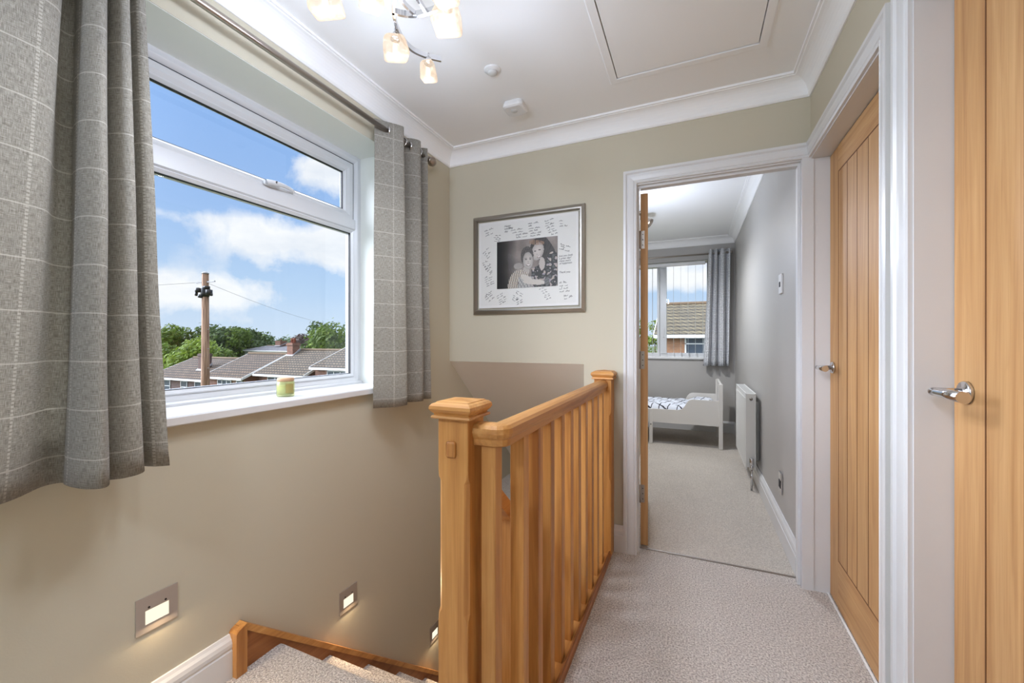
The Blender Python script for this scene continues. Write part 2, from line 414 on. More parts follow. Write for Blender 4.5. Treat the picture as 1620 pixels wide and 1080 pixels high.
# ================================================================== mesh helpers
class MB:
    """collects shapes in world coordinates and links them as one mesh object"""
    def __init__(self):
        self.bm = bmesh.new()
    def face(self, pts):
        vs = [self.bm.verts.new(p) for p in pts]
        return self.bm.faces.new(vs)
    def box(self, x0, x1, y0, y1, z0, z1, bev=0.0, seg=1):
        b = bmesh.new()
        bmesh.ops.create_cube(b, size=1.0)
        for v in b.verts:
            v.co = Vector((x0 if v.co.x < 0 else x1, y0 if v.co.y < 0 else y1, z0 if v.co.z < 0 else z1))
        if bev > 0:
            bmesh.ops.bevel(b, geom=list(b.edges), offset=bev, segments=seg, affect='EDGES', profile=0.5)
        self.merge(b); return self
    def merge(self, b, mtx=None):
        mp = {}
        for v in b.verts:
            mp[v] = self.bm.verts.new(mtx @ v.co if mtx else v.co)
        for f in b.faces:
            try:
                nf = self.bm.faces.new([mp[v] for v in f.verts]); nf.smooth = f.smooth
            except ValueError: pass
        b.free()
    def prism(self, poly, axis, a0, a1):
        """poly in the plane of the other two axes (cyclic order), extruded a0..a1"""
        def mk(p, a):
            if axis == 'x': return (a, p[0], p[1])
            if axis == 'y': return (p[0], a, p[1])
            return (p[0], p[1], a)
        A = [self.bm.verts.new(mk(p, a0)) for p in poly]
        B = [self.bm.verts.new(mk(p, a1)) for p in poly]
        n = len(poly)
        self.bm.faces.new(A); self.bm.faces.new(B[::-1])
        for i in range(n):
            self.bm.faces.new([A[i], B[i], B[(i + 1) % n], A[(i + 1) % n]])
        return self
    def tube(self, pts, r, n=10, cap=True, smooth=True):
        pts = [Vector(p) for p in pts]
        rings = []
        prev = None
        for i, p in enumerate(pts):
            d = (pts[min(i + 1, len(pts) - 1)] - pts[max(i - 1, 0)]).normalized()
            if prev is None:
                a = d.orthogonal().normalized()
            else:
                a = (prev - d * prev.dot(d)).normalized()
            prev = a
            b = d.cross(a)
            rr = r[i] if hasattr(r, '__len__') else r
            rings.append([self.bm.verts.new(p + (a * math.cos(2 * PI * k / n) + b * math.sin(2 * PI * k / n)) * rr) for k in range(n)])
        for A, B in zip(rings, rings[1:]):
            for k in range(n):
                f = self.bm.faces.new([A[k], A[(k + 1) % n], B[(k + 1) % n], B[k]]); f.smooth = smooth
        if cap:
            self.bm.faces.new(rings[0][::-1]); self.bm.faces.new(rings[-1])
        return self
    def lathe(self, prof, c, axis=(0, 0, 1), n=24, smooth=True):
        """prof: (radius, height along axis)"""
        ax = Vector(axis).normalized(); a = ax.orthogonal().normalized(); b = ax.cross(a); c = Vector(c)
        rings = []
        for r, h in prof:
            if r < 1e-6: rings.append([self.bm.verts.new(c + ax * h)])
            else: rings.append([self.bm.verts.new(c + ax * h + (a * math.cos(2 * PI * k / n) + b * math.sin(2 * PI * k / n)) * r) for k in range(n)])
        for A, B in zip(rings, rings[1:]):
            for k in range(n):
                if len(A) == 1 and len(B) == 1: continue
                if len(A) == 1: q = [A[0], B[(k + 1) % n], B[k]]
                elif len(B) == 1: q = [A[k], A[(k + 1) % n], B[0]]
                else: q = [A[k], A[(k + 1) % n], B[(k + 1) % n], B[k]]
                f = self.bm.faces.new(q); f.smooth = smooth
        if len(rings[0]) > 1: self.bm.faces.new(rings[0][::-1])
        if len(rings[-1]) > 1: self.bm.faces.new(rings[-1])
        return self
    def sweep(self, path, prof, N, side=1, closed=False, smooth=False):
        """profile (n, b): n across in the path's plane, b along N; mitred corners"""
        P = [Vector(p) for p in path]; N = Vector(N).normalized()
        rings = []
        L = len(P)
        for i in range(L):
            if closed or 0 < i < L - 1:
                d1 = (P[i] - P[i - 1]).normalized(); d2 = (P[(i + 1) % L] - P[i]).normalized()
                p1 = N.cross(d1) * side; p2 = N.cross(d2) * side
                m = (p1 + p2) / (1 + p1.dot(p2))
            elif i == 0: m = N.cross((P[1] - P[0]).normalized()) * side
            else: m = N.cross((P[-1] - P[-2]).normalized()) * side
            rings.append([self.bm.verts.new(P[i] + m * a + N * b) for a, b in prof])
        n = len(prof)
        pairs = list(zip(rings, rings[1:])) + ([(rings[-1], rings[0])] if closed else [])
        for A, B in pairs:
            for k in range(n):
                f = self.bm.faces.new([A[k], A[(k + 1) % n], B[(k + 1) % n], B[k]]); f.smooth = smooth
        if not closed:
            self.bm.faces.new(rings[0][::-1]); self.bm.faces.new(rings[-1])
        return self
    def sphere(self, c, r, u=16, v=10, scale=(1, 1, 1)):
        b = bmesh.new(); bmesh.ops.create_uvsphere(b, u_segments=u, v_segments=v, radius=r)
        for q in b.verts: q.co = Vector((q.co.x * scale[0], q.co.y * scale[1], q.co.z * scale[2])) + Vector(c)
        for f in b.faces: f.smooth = True
        self.merge(b); return self
    def build(self, name, m, parent=None, label=None, kind=None, fix=True):
        if fix: bmesh.ops.recalc_face_normals(self.bm, faces=self.bm.faces[:])
        me = bpy.data.meshes.new(name)
        self.bm.to_mesh(me); self.bm.free()
        if m is not None: me.materials.append(M[m] if isinstance(m, str) else m)
        o = bpy.data.objects.new(name, me); C.objects.link(o)
        if parent is not None:
            attach(o, parent)
        if label: o['label'] = label
        if kind: o['kind'] = kind
        return o

def world_loc(o):
    v = Vector((0, 0, 0))
    while o is not None:
        v += o.location; o = o.parent
    return v
def attach(o, parent):
    """geometry is in world coordinates: shift it so that it sits under an unrotated parent"""
    o.parent = parent
    off = world_loc(parent)
    if off.length > 0:
        o.data.transform(Matrix.Translation(-off))

def thing(name, label, cat, loc=(0, 0, 0), group=None):
    o = bpy.data.objects.new(name, None); C.objects.link(o)
    o.empty_display_size = 0.1
    o.location = loc; o['label'] = label; o['category'] = cat
    if group: o['group'] = group
    return o
def tag(o, label, cat, group=None):
    o['label'] = label; o['category'] = cat
    if group: o['group'] = group
    return o
def origin(o, loc):
    """move a top-level mesh's origin without moving the mesh"""
    loc = Vector(loc); o.data.transform(Matrix.Translation(-loc)); o.location = loc
    return o
def struct(o):
    o['kind'] = 'structure'; return o
def catmull(pts, k=8):
    out = []
    P = [Vector(p) for p in pts]
    for i in range(len(P) - 1):
        p0 = P[max(i - 1, 0)]; p1 = P[i]; p2 = P[i + 1]; p3 = P[min(i + 2, len(P) - 1)]
        for j in range(k):
            s = j / k
            out.append(0.5 * ((2 * p1) + (-p0 + p2) * s + (2 * p0 - 5 * p1 + 4 * p2 - p3) * s * s + (-p0 + 3 * p1 - 3 * p2 + p3) * s ** 3))
    out.append(P[-1])
    return out

# ================================================================== room dimensions
OX = -1.76
XL, XR = -1.478, 0.503          # landing side walls
YF, YB = 2.331, -1.5            # far wall, wall behind
ZC = 2.40                       # ceiling
WY0, WY1, WZ0, WZ1 = -0.06, 1.757, 0.925, 2.172   # landing window opening
XW = -1.69                      # room-side face of window frame
DOOR_Z = 2.012
BX1, BY1, BZC = 0.482, 5.90, 2.50                  # bedroom
STEP_Y, STEP_G, STEP_R = 1.106, 0.233, 0.207
SX0, SX1 = -1.455, -0.585        # stair between the strings

# ------------------------------------------------------------------ floors
b = MB()
b.box(XL, XR + 0.10, YB, STEP_Y - 0.03, -0.20, 0.0)
b.prism([(STEP_Y - 0.03, 0.0), (STEP_Y - 0.012, -0.002), (STEP_Y, -0.012), (STEP_Y, -0.032), (STEP_Y - 0.02, -0.045), (STEP_Y - 0.03, -0.20)], 'x', SX0, SX1)
b.box(-0.50, XR + 0.10, STEP_Y - 0.03, YF + 0.085, -0.20, 0.0)
struct(b.build('floor', 'carpet'))
b = MB(); b.box(OX, BX1 + 0.02, YF + 0.085, BY1 + 0.02, -0.20, -0.002)
o = struct(b.build('floor', 'carpet_bed')); o.name = 'floor_bedroom'

# ------------------------------------------------------------------ walls
b = MB()
Y2 = 4.8
b.box(OX, XL, YB - 0.1, WY0, -0.2, ZC + 0.1)
b.box(OX, XL, WY0, WY1, -0.2, WZ0)
b.box(OX, XL, WY0, WY1, WZ1, ZC + 0.1)
b.box(OX, XL, WY1, Y2, -0.2, ZC + 0.1)
b.box(OX, XL, YB - 0.1, Y2, -2.9, -0.2)
struct(b.build('wall_left', 'beige'))
# far wall with bedroom door opening and stair opening
b = MB()
b.box(XL, -0.575, YF, YF + 0.10, 1.03, ZC + 0.3)
b.box(-0.575, -0.315, YF, YF + 0.10, -2.9, ZC + 0.3)
b.box(-0.315, 0.60, YF, YF + 0.10, DOOR_Z + 0.03, ZC + 0.3)
struct(b.build('wall_far', 'beige'))
# sloping soffit above the lower stair
b = MB()
sl = 0.872
b.prism([(YF + 0.001, 1.03), (Y2, 1.03 - sl * (Y2 - YF)), (Y2, 1.23 - sl * (Y2 - YF)), (YF + 0.10, 1.14), (YF + 0.001, 1.14)], 'x', XL, -0.575)
struct(b.build('ceiling_stair', 'bulk'))
b = MB(); b.box(XL, -0.5, Y2, Y2 + 0.1, -2.9, 1.2); b.box(-0.575, -0.50, YF + 0.1, Y2, -2.9, 1.2); b.box(-0.56, -0.46, -0.2, YF, -2.9, -0.2)
b.box(XL, -0.56, -0.2, -0.1, -2.9, -0.2)
struct(b.build('wall_stair', 'beige'))
b = MB(); b.box(OX, -0.46, -0.2, Y2 + 0.1, -3.0, -2.9); o = struct(b.build('floor', 'carpet')); o.name = 'floor_hall'
# right wall with two door openings
D2a, D2b = 1.525, YF            # far door on the right
D3a, D3b = 0.528, 1.341         # near door
b = MB()
b.box(XR, XR + 0.12, D2a, D2b + 0.1, DOOR_Z + 0.03, ZC + 0.1)
b.box(XR, XR + 0.12, D3b + 0.03, D2a - 0.03, 0, ZC + 0.1)
b.box(XR, XR + 0.12, D3a - 0.03, D3b + 0.03, DOOR_Z + 0.03, ZC + 0.1)
b.box(XR, XR + 0.12, YB - 0.1, D3a - 0.03, 0, ZC + 0.1)
b.box(XR, XR + 0.12, D2a - 0.03, D2a, DOOR_Z, ZC + 0.1)
struct(b.build('wall_right', 'beige'))
b = MB(); b.box(XR + 0.12, XR + 0.16, YB - 0.1, D2b + 0.1, -0.2, ZC + 0.1)
o = struct(b.build('wall_right_core', 'beige'))
KW = (-1.05, 0.05, 1.10, 2.17)   # unseen window, added behind the viewer for extra daylight
b = MB(); b.box(OX, KW[0], YB - 0.1, YB, -0.2, ZC + 0.1); b.box(KW[1], XR + 0.16, YB - 0.1, YB, -0.2, ZC + 0.1)
b.box(KW[0], KW[1], YB - 0.1, YB, -0.2, KW[2]); b.box(KW[0], KW[1], YB - 0.1, YB, KW[3], ZC + 0.1)
struct(b.build('wall_back', 'beige'))
b = MB(); b.sweep([(KW[0], YB - 0.05, KW[2]), (KW[1], YB - 0.05, KW[2]), (KW[1], YB - 0.05, KW[3]), (KW[0], YB - 0.05, KW[3])], [(0, -0.04), (0, 0.03), (0.07, 0.03), (0.07, -0.04)], (0, 1, 0), -1, closed=True)
b.box(-0.53, -0.47, YB - 0.08, YB - 0.02, KW[2] + 0.05, KW[3] - 0.05)
wk = struct(b.build('fill_window', 'upvc'))
b = MB(); b.box(KW[0] + 0.05, KW[1] - 0.05, YB - 0.052, YB - 0.048, KW[2] + 0.05, KW[3] - 0.05); b.build('glass_pane', 'glass', wk)
# ceiling, with the loft hatch opening
HX0, HX1, HY1, HY0 = -0.330, 0.252, 1.980, 1.15
b = MB()
b.box(OX, HX0, YB - 0.1, YF + 0.1, ZC, ZC + 0.1)
b.box(HX1, XR + 0.16, YB - 0.1, YF + 0.1, ZC, ZC + 0.1)
b.box(HX0, HX1, HY1, YF + 0.1, ZC, ZC + 0.1)
b.box(HX0, HX1, YB - 0.1, HY0, ZC, ZC + 0.1)
b.box(HX0 - 0.1, HX1 + 0.1, HY0 - 0.1, HY1 + 0.1, ZC + 0.1, ZC + 0.14)
struct(b.build('ceiling', 'ceiling'))
# ---- bedroom shell
b = MB(); b.box(BX1, BX1 + 0.1, YF + 0.1, BY1 + 0.2, -0.2, BZC + 0.1)
o = struct(b.build('wall_bedroom_right', 'grey_wall'))
BW = (-1.50, 0.165, 0.955, 2.215)
b = MB()
b.box(BW[1], BX1, BY1, BY1 + 0.22, -0.2, BZC + 0.1); b.box(OX, BW[0], BY1, BY1 + 0.22, -0.2, BZC + 0.1)
b.box(BW[0], BW[1], BY1, BY1 + 0.22, -0.2, BW[2]); b.box(BW[0], BW[1], BY1, BY1 + 0.22, BW[3], BZC + 0.1)
struct(b.build('wall_bedroom_far', 'grey_wall'))
b = MB(); b.box(OX, -1.66, YF + 0.1, BY1, -0.2 + 0.2, BZC + 0.1)
struct(b.build('wall_bedroom_left', 'grey_wall'))
b = MB(); b.box(OX, BX1, YF + 0.1, BY1, BZC, BZC + 0.1); o = struct(b.build('ceiling', 'ceiling')); o.name = 'ceiling_bedroom'
b = MB(); b.box(XL, -0.50, YF + 0.16, YF + 0.2, 1.10, BZC); b.box(-0.50, -0.46, YF + 0.1, YF + 0.2, 0, BZC)
# (bedroom side lining of the far wall)
struct(b.build('wall_bedroom_near', 'grey_wall'))

# ------------------------------------------------------------------ skirting, cornice, architrave
SK = [(0, 0), (0.020, 0), (0.020, 0.092), (0.0165, 0.096), (0.0165, 0.100), (0.0195, 0.104), (0.0195, 0.116), (0.016, 0.128), (0.010, 0.136), (0.006, 0.145), (0, 0.145)]
def skirt(name, path, side):
    b = MB(); b.sweep(path, SK, (0, 0, 1), side); return struct(b.build(name, 'gloss_white'))
skirt('baseboard_left', [(XL, YB, 0), (XL, 0.922, 0)], -1)
skirt('baseboard_far', [(-0.402, YF, 0), (-0.345, YF, 0)], -1)
skirt('baseboard_right', [(XR, YB, 0), (XR, D3a - 0.1, 0)], 1)
skirt('baseboard_bedroom', [(BX1, YF + 0.1, 0), (BX1, BY1, 0), (-1.66, BY1, 0)], 1)
CV = [(0, 0), (0, -0.093), (0.006, -0.093), (0.010, -0.088)]
for k in range(9):
    a = k / 8 * PI / 2
    CV.append((0.012 + 0.060 * (1 - math.cos(a)), -0.085 + 0.072 * math.sin(a)))
CV += [(0.074, -0.010), (0.083, -0.010), (0.083, 0.0)]
b = MB(); b.sweep([(XL, YB, ZC), (XL, YF, ZC), (XR, YF, ZC), (XR, YB, ZC)], CV, (0, 0, 1), -1, closed=True)
struct(b.build('trim_1', 'ceiling'))
b = MB(); b.sweep([(-1.66, YF + 0.1, BZC), (-1.66, BY1, BZC), (BX1, BY1, BZC), (BX1, YF + 0.1, BZC)], CV, (0, 0, 1), -1, closed=True)
struct(b.build('trim_2', 'ceiling'))
AR = [(0, 0), (0, 0.011), (0.006, 0.014), (0.010, 0.011), (0.013, 0.011), (0.016, 0.0145), (0.034, 0.017), (0.044, 0.0175), (0.047, 0.014), (0.051, 0.015), (0.057, 0.021), (0.070, 0.021), (0.070, 0)]
# bedroom door architrave (left leg and head, dying into the corner)
b = MB(); b.sweep([(-0.281, YF, 0), (-0.281, YF, DOOR_Z + 0.006), (XR - 0.0, YF, DOOR_Z + 0.006)], AR, (0, -1, 0), 1)
struct(b.build('trim_3', 'gloss_white'))
# right wall: far door (head and near leg), near door (far leg, head)
b = MB(); b.sweep([(XR, YF - 0.001, DOOR_Z + 0.006), (XR, D2a - 0.007, DOOR_Z + 0.006), (XR, D2a - 0.007, 0)], AR, (-1, 0, 0), 1)
struct(b.build('trim_4', 'gloss_white'))
b = MB(); b.sweep([(XR, D3b + 0.004, 0), (XR, D3b + 0.004, DOOR_Z + 0.006), (XR, D3a - 0.006, DOOR_Z + 0.006), (XR, D3a - 0.006, 0)], AR, (-1, 0, 0), 1)
struct(b.build('trim_5', 'gloss_white'))
# door linings
b = MB()
b.box(-0.315, -0.287, YF, YF + 0.10, 0, DOOR_Z); b.box(0.467, XR + 0.01, YF - 0.012, YF + 0.10, 0, DOOR_Z + 0.03)
b.box(-0.315, 0.467, YF, YF + 0.10, DOOR_Z, DOOR_Z + 0.03)
b.box(-0.287, -0.275, YF + 0.02, YF + 0.055, 0, DOOR_Z, 0.001); b.box(-0.275, 0.467, YF + 0.02, YF + 0.055, DOOR_Z - 0.013, DOOR_Z, 0.001)
b.box(0.455, 0.467, YF + 0.02, YF + 0.055, 0, DOOR_Z - 0.013, 0.001)
struct(b.build('trim_6', 'gloss_white'))
b = MB()
b.box(XR - 0.001, XR + 0.12, YF - 0.008, YF + 0.02, 0, DOOR_Z + 0.02); b.box(XR - 0.001, XR + 0.12, D2a - 0.03, D2a, 0, DOOR_Z)
b.box(XR - 0.001, XR + 0.12, D2a, YF - 0.008, DOOR_Z, DOOR_Z + 0.03)
struct(b.build('trim_7', 'gloss_white'))
b = MB()
b.box(XR - 0.001, XR + 0.12, D3b, D3b + 0.03, 0, DOOR_Z + 0.03); b.box(XR - 0.001, XR + 0.12, D3a - 0.03, D3a, 0, DOOR_Z)
b.box(XR - 0.001, XR + 0.12, D3a, D3b, DOOR_Z, DOOR_Z + 0.03)
struct(b.build('trim_8', 'gloss_white'))
b = MB(); b.box(XR + 0.061, XR + 0.069, D2a, YF - 0.008, 0.0, 0.005, 0.001); struct(b.build('light_leak_strip', 'light_leak'))  # white strip painted as light leaking under the far right door
b = MB(); b.box(-0.287, 0.467, YF + 0.078, YF + 0.088, 0.0, 0.005, 0.001); struct(b.build('trim_10', 'nickel'))

# ------------------------------------------------------------------ oak doors
def wall_door(name, y0, y1, x, label):
    """cottage oak door in the right wall; latch edge at y1, board grooves on the room face"""
    t_ = 0.044
    z0, z1 = 0.006, DOOR_Z - 0.004
    b = MB(); b.box(x, x + t_, y0, y1, z0, z1, 0.0015)
    d = b.build(name, 'door_z'); d['kind'] = 'structure'; d['label'] = label
    st, tr, br = 0.118, 0.112, 0.205
    g = MB()
    gy = [y1 - st - k * (y1 - y0 - 2 * st) / 5 for k in range(6)]
    e = 0.0022
    for q in gy: g.box(x - 0.0006, x + 0.001, q - e, q + e, z0 + br, z1 - tr)
    g.box(x - 0.0006, x + 0.001, gy[-1], gy[0], z1 - tr - e, z1 - tr + e); g.box(x - 0.0006, x + 0.001, gy[-1], gy[0], z0 + br - e, z0 + br + e)
    g.build('board_groove', 'groove', d, kind=None)
    for za, zb, nm in ((z1 - tr + 0.003, z1, 'top_rail'), (z0, z0 + br - 0.003, 'bottom_rail')):
        r = MB(); r.box(x - 0.0008, x + 0.001, y0 + st, y1 - st, za, zb); r.build(nm, 'door_y', d)
    # lever handle
    hy, hz = y1 - 0.055, 1.043
    h = MB()
    h.lathe([(0.0, 0), (0.026, 0.0), (0.026, 0.006), (0.024, 0.009), (0.012, 0.0095), (0.0115, 0.012)], (x - 0.001, hy, hz), (-1, 0, 0), 28)
    rose = h.build('handle_rose', 'chrome', d)
    h = MB()
    h.tube([(x - 0.008, hy, hz), (x - 0.060, hy, hz)], 0.0095, 16)
    h.sphere((x - 0.060, hy, hz), 0.0098, 14, 8)
    ly = [hy, hy - 0.02, hy - 0.06, hy - 0.118]
    h.tube([(x - 0.060, q, hz) for q in ly], [0.0092, 0.0095, 0.0110, 0.0125], 20)
    h.build('lever_handle', 'chrome', rose)
    return d
def lever(x, hy, hz, parent): pass
wall_door('door_1', D2a + 0.004, YF - 0.011, XR + 0.072, 'closed oak boarded door at the far right corner of the landing')
wall_door('door_2', D3a + 0.003, D3b - 0.003, XR + 0.072, 'closed oak boarded door nearest the camera on the right')

# bedroom door standing open
ang = math.atan2(0.098, 1.0)
hx, hy = -0.274, YF + 0.100
b = MB()
b.box(0, 0.040, 0, 0.745, 0.010, DOOR_Z - 0.016, 0.0015)
mt = Matrix.Translation((hx, hy, 0)) @ Matrix.Rotation(ang, 4, 'Z')
b.bm.transform(mt)
d3 = b.build('door_3', 'door_z'); d3['kind'] = 'structure'; d3['label'] = 'open oak bedroom door seen edge on'
for k, hz in enumerate((1.735, 1.055, 0.30)):
    h = MB()
    h.box(0.0, 0.022, -0.0012, 0.0008, hz - 0.05, hz + 0.05)
    h.tube([(-0.002, -0.004, hz - 0.05), (-0.002, -0.004, hz + 0.05)], 0.005, 10)
    h.bm.transform(mt); hg = h.build('hinge', 'nickel', d3)
    h = MB()
    for zz in (-0.03, 0.0, 0.03):
        h.tube([(0.012, -0.0008, hz + zz), (0.012, -0.002, hz + zz)], 0.003, 8)
    h.bm.transform(mt); h.build('screw', 'dark', hg)

# ------------------------------------------------------------------ landing window
FW = 0.07
win = struct(MB().box(XW - 0.06, XW, WY0, WY1, WZ0 - 0.03, WZ0 + 0.0).build('window_1', 'upvc'))
def frame_rect(y0, y1, z0, z1, w, prof, name, m, parent, x=XW):
    """rectangular frame; prof (across, out) out is towards the room (+x)"""
    b = MB()
    b.sweep([(x, y0, z0), (x, y1, z0), (x, y1, z1), (x, y0, z1)], prof, (1, 0, 0), 1, closed=True)
    return b.build(name, m, parent)
TRZ0, TRZ1 = 1.765, 1.825       # transom
outer = [(0, -0.06), (0, 0), (0.022, 0), (0.026, -0.002), (0.041, -0.014), (0.046, -0.015), (0.046, -0.06)]
frame_rect(WY0, WY1, WZ0, WZ1, 0.05, outer, 'window_frame', 'upvc', win)
# transom bar
b = MB(); b.prism([(XW - 0.06, TRZ0 - 0.002), (XW - 0.012, TRZ0 - 0.002), (XW, TRZ0 + 0.006), (XW, TRZ1 - 0.004), (XW - 0.06, TRZ1 - 0.004)], 'y', WY0 + 0.04, WY1 - 0.04)
b.build('transom', 'upvc', win)
# bottom fixed light: bead + glass
bead = [(0, -0.05), (0, -0.008), (0.004, -0.006), (0.016, -0.016), (0.018, -0.05)]
frame_rect(WY0 + 0.044, WY1 - 0.044, WZ0 + 0.045, TRZ0, 0.02, bead, 'glazing_bead', 'upvc', win)
gas = [(0.0165, -0.03), (0.0165, -0.0155), (0.0185, -0.018), (0.0185, -0.03)]
frame_rect(WY0 + 0.044, WY1 - 0.044, WZ0 + 0.045, TRZ0, 0.02, gas, 'gasket', 'gasket', win)
b = MB(); b.box(XW - 0.032, XW - 0.028, WY0 + 0.05, WY1 - 0.05, WZ0 + 0.05, TRZ0 - 0.005); b.build('glass_pane', 'glass', win)
# opening top sash, proud of the frame
sash = [(0, -0.045), (0, -0.010), (0.003, -0.007), (0.026, -0.007), (0.040, -0.015), (0.046, -0.015), (0.056, -0.026), (0.058, -0.045)]
sa = frame_rect(WY0 + 0.050, WY1 - 0.048, TRZ1 - 0.012, WZ1 - 0.046, 0.06, sash, 'opening_sash', 'upvc', win)
gas2 = [(0.0565, -0.04), (0.0565, -0.0255), (0.0590, -0.0285), (0.0590, -0.04)]
frame_rect(WY0 + 0.050, WY1 - 0.048, TRZ1 - 0.012, WZ1 - 0.046, 0.06, gas2, 'gasket', 'gasket', sa)
b = MB(); b.sweep([(XW, WY0 + 0.047, TRZ1 - 0.015), (XW, WY1 - 0.045, TRZ1 - 0.015), (XW, WY1 - 0.045, WZ1 - 0.043), (XW, WY0 + 0.047, WZ1 - 0.043)], [(0.0, -0.03), (0.0, -0.0095), (0.003, -0.0095), (0.003, -0.03)], (1, 0, 0), 1, closed=True)
b.build('gasket', 'gasket', sa)
b = MB(); b.box(XW - 0.036, XW - 0.032, WY0 + 0.103, WY1 - 0.101, TRZ1 + 0.043, WZ1 - 0.1); b.build('glass_pane', 'glass', sa)
# sash handle
hy0, hz0 = 1.235, TRZ1 + 0.022
b = MB()
b.box(XW - 0.007, XW + 0.004, hy0 - 0.045, hy0 + 0.03, hz0 - 0.011, hz0 + 0.011, 0.004, 2)
hd = b.build('window_handle', 'upvc', win)
b = MB()
pth = catmull([(XW + 0.008, hy0 - 0.035, hz0), (XW + 0.022, hy0 - 0.010, hz0 + 0.002), (XW + 0.024, hy0 + 0.03, hz0 + 0.004), (XW + 0.014, hy0 + 0.075, hz0 + 0.004), (XW + 0.004, hy0 + 0.098, hz0 + 0.002)], 5)
n_ = len(pth)
b.tube(pth, [0.012 - 0.006 * (i / n_) for i in range(n_)], 12)
b.build('handle_grip', 'upvc', hd)
b = MB(); b.lathe([(0.0, 0), (0.0055, 0), (0.0055, 0.003)], (XW + 0.030, hy0 - 0.006, hz0 + 0.004), (1, 0, 0), 12)
b.build('key_button', 'black', hd)
# sill board
b = MB()
b.prism([(XW - 0.02, 0.900), (XL + 0.024, 0.900), (XL + 0.029, 0.904), (XL + 0.029, 0.926), (XL + 0.024, 0.931), (XW - 0.02, 0.931)], 'y', WY0 - 0.03, WY1 + 0.04)
b.build('window_sill', 'gloss_white', win)
b = MB(); b.prism([(XW, 0.931), (XW + 0.016, 0.931), (XW + 0.016, 0.940), (XW + 0.008, 0.946), (XW, 0.946)], 'y', WY0, WY1)
b.build('quadrant_bead', 'upvc', win)
# painted reveal
b = MB()
b.box(XW - 0.03, XL - 0.002, WY0, WY1, WZ1 - 0.002, WZ1 + 0.01)
b.box(XW - 0.03, XL - 0.002, WY1 - 0.002, WY1 + 0.01, WZ0 + 0.006, WZ1)
b.box(XW - 0.03, XL - 0.002, WY0 - 0.01, WY0 + 0.002, WZ0 + 0.006, WZ1)
b.build('reveal', 'reveal', win)

# ------------------------------------------------------------------ curtain pole and curtains
RX, RZ = -1.385, 2.200
rod = thing('curtain_pole', 'brushed nickel curtain pole with ball finial above the landing window', 'curtain pole', (RX, 0.95, RZ))
MB().tube([(RX, -0.25, RZ), (RX, 1.985, RZ)], 0.0125, 18).build('pole', 'nickel', rod)
b = MB(); b.lathe([(0.013, 0), (0.017, 0.003), (0.017, 0.010), (0.011, 0.014), (0.014, 0.018), (0.022, 0.028), (0.0265, 0.040), (0.024, 0.054), (0.015, 0.064), (0.0, 0.067)], (RX, 1.955, RZ), (0, 1, 0), 22)
b.build('finial', 'nickel', rod)
for yb in (1.93, -0.1):
    b = MB(); b.tube([(XL, yb, RZ), (RX, yb, RZ)], 0.007, 12)
    b.lathe([(0.0, 0), (0.026, 0), (0.024, 0.006), (0.010, 0.010)], (XL, yb, RZ), (1, 0, 0), 20)
    b.lathe([(0.0165, -0.006), (0.0165, 0.006)], (RX, yb, RZ), (0, 1, 0), 16)
    b.build('bracket', 'nickel', rod)

def cloth(name, lower, upper, z0, z1, parent, m, zs=28, k=7, ripple=0.004, thick=0.0022, seed=0, vscale=1.0):
    A = catmull([(x, y, 0) for x, y in lower], k); B = catmull([(x, y, 0) for x, y in upper], k)
    L = [0]
    for i in range(1, len(A)): L.append(L[-1] + 0.5 * ((A[i] - A[i - 1]).length + (B[i] - B[i - 1]).length))
    bm = bmesh.new(); uvl = bm.loops.layers.uv.new('cloth')
    grid = []
    for j in range(zs + 1):
        s = j / zs; z = z0 + (z1 - z0) * s
        f = s ** 0.8
        row = []
        for i in range(len(A)):
            p = A[i].lerp(B[i], f)
            nz = mnoise.noise(Vector((p.x * 9 + seed, p.y * 9, z * 2.2))) * ripple * (1.4 - s)
            dz = mnoise.noise(Vector((p.y * 12, seed, 3))) * 0.006 * (1 - s)
            row.append((bm.verts.new((p.x + nz, p.y + nz * 0.6, z + dz)), L[i], z * vscale))
        grid.append(row)
    for j in range(zs):
        for i in range(len(A) - 1):
            q = [grid[j][i], grid[j][i + 1], grid[j + 1][i + 1], grid[j + 1][i]]
            f = bm.faces.new([x[0] for x in q]); f.smooth = True
            for lp, x in zip(f.loops, q): lp[uvl].uv = (x[1], x[2])
    me = bpy.data.meshes.new(name); bm.to_mesh(me); bm.free(); me.materials.append(M[m])
    o = bpy.data.objects.new(name, me); C.objects.link(o)
    if parent is not None: attach(o, parent)
    md = o.modifiers.new('thickness', 'SOLIDIFY'); md.thickness = thick; md.offset = 0
    return o
def eyelet(x, y, z, parent, nrm=(0, 1, 0), r=0.021):
    b = MB()
    nv = Vector(nrm).normalized(); a = nv.orthogonal().normalized(); c2 = nv.cross(a)
    P = [Vector((x, y, z)) + (a * math.cos(q * PI / 9) + c2 * math.sin(q * PI / 9)) * r for q in range(19)]
    b.tube(P, 0.0045, 8, cap=False)
    return b.build('eyelet', 'chrome', parent)
cl = thing('curtain', 'grey check linen curtain filling the left edge of the view', 'curtain', (-1.385, 0.35, 0.81), 'landing window curtains')
LB = [(-1.33, -0.10), (-1.43, -0.02), (-1.35, 0.06), (-1.43, 0.14), (-1.36, 0.22), (-1.345, 0.31), (-1.367, 0.368), (-1.389, 0.402), (-1.424, 0.445), (-1.434, 0.467), (-1.428, 0.487), (-1.408, 0.483), (-1.362, 0.480), (-1.317, 0.486), (-1.293, 0.508), (-1.33, 0.533), (-1.385, 0.543), (-1.362, 0.550), (-1.339, 0.575), (-1.335, 0.605), (-1.375, 0.625), (-1.405, 0.632), (-1.373, 0.650), (-1.36, 0.680)]
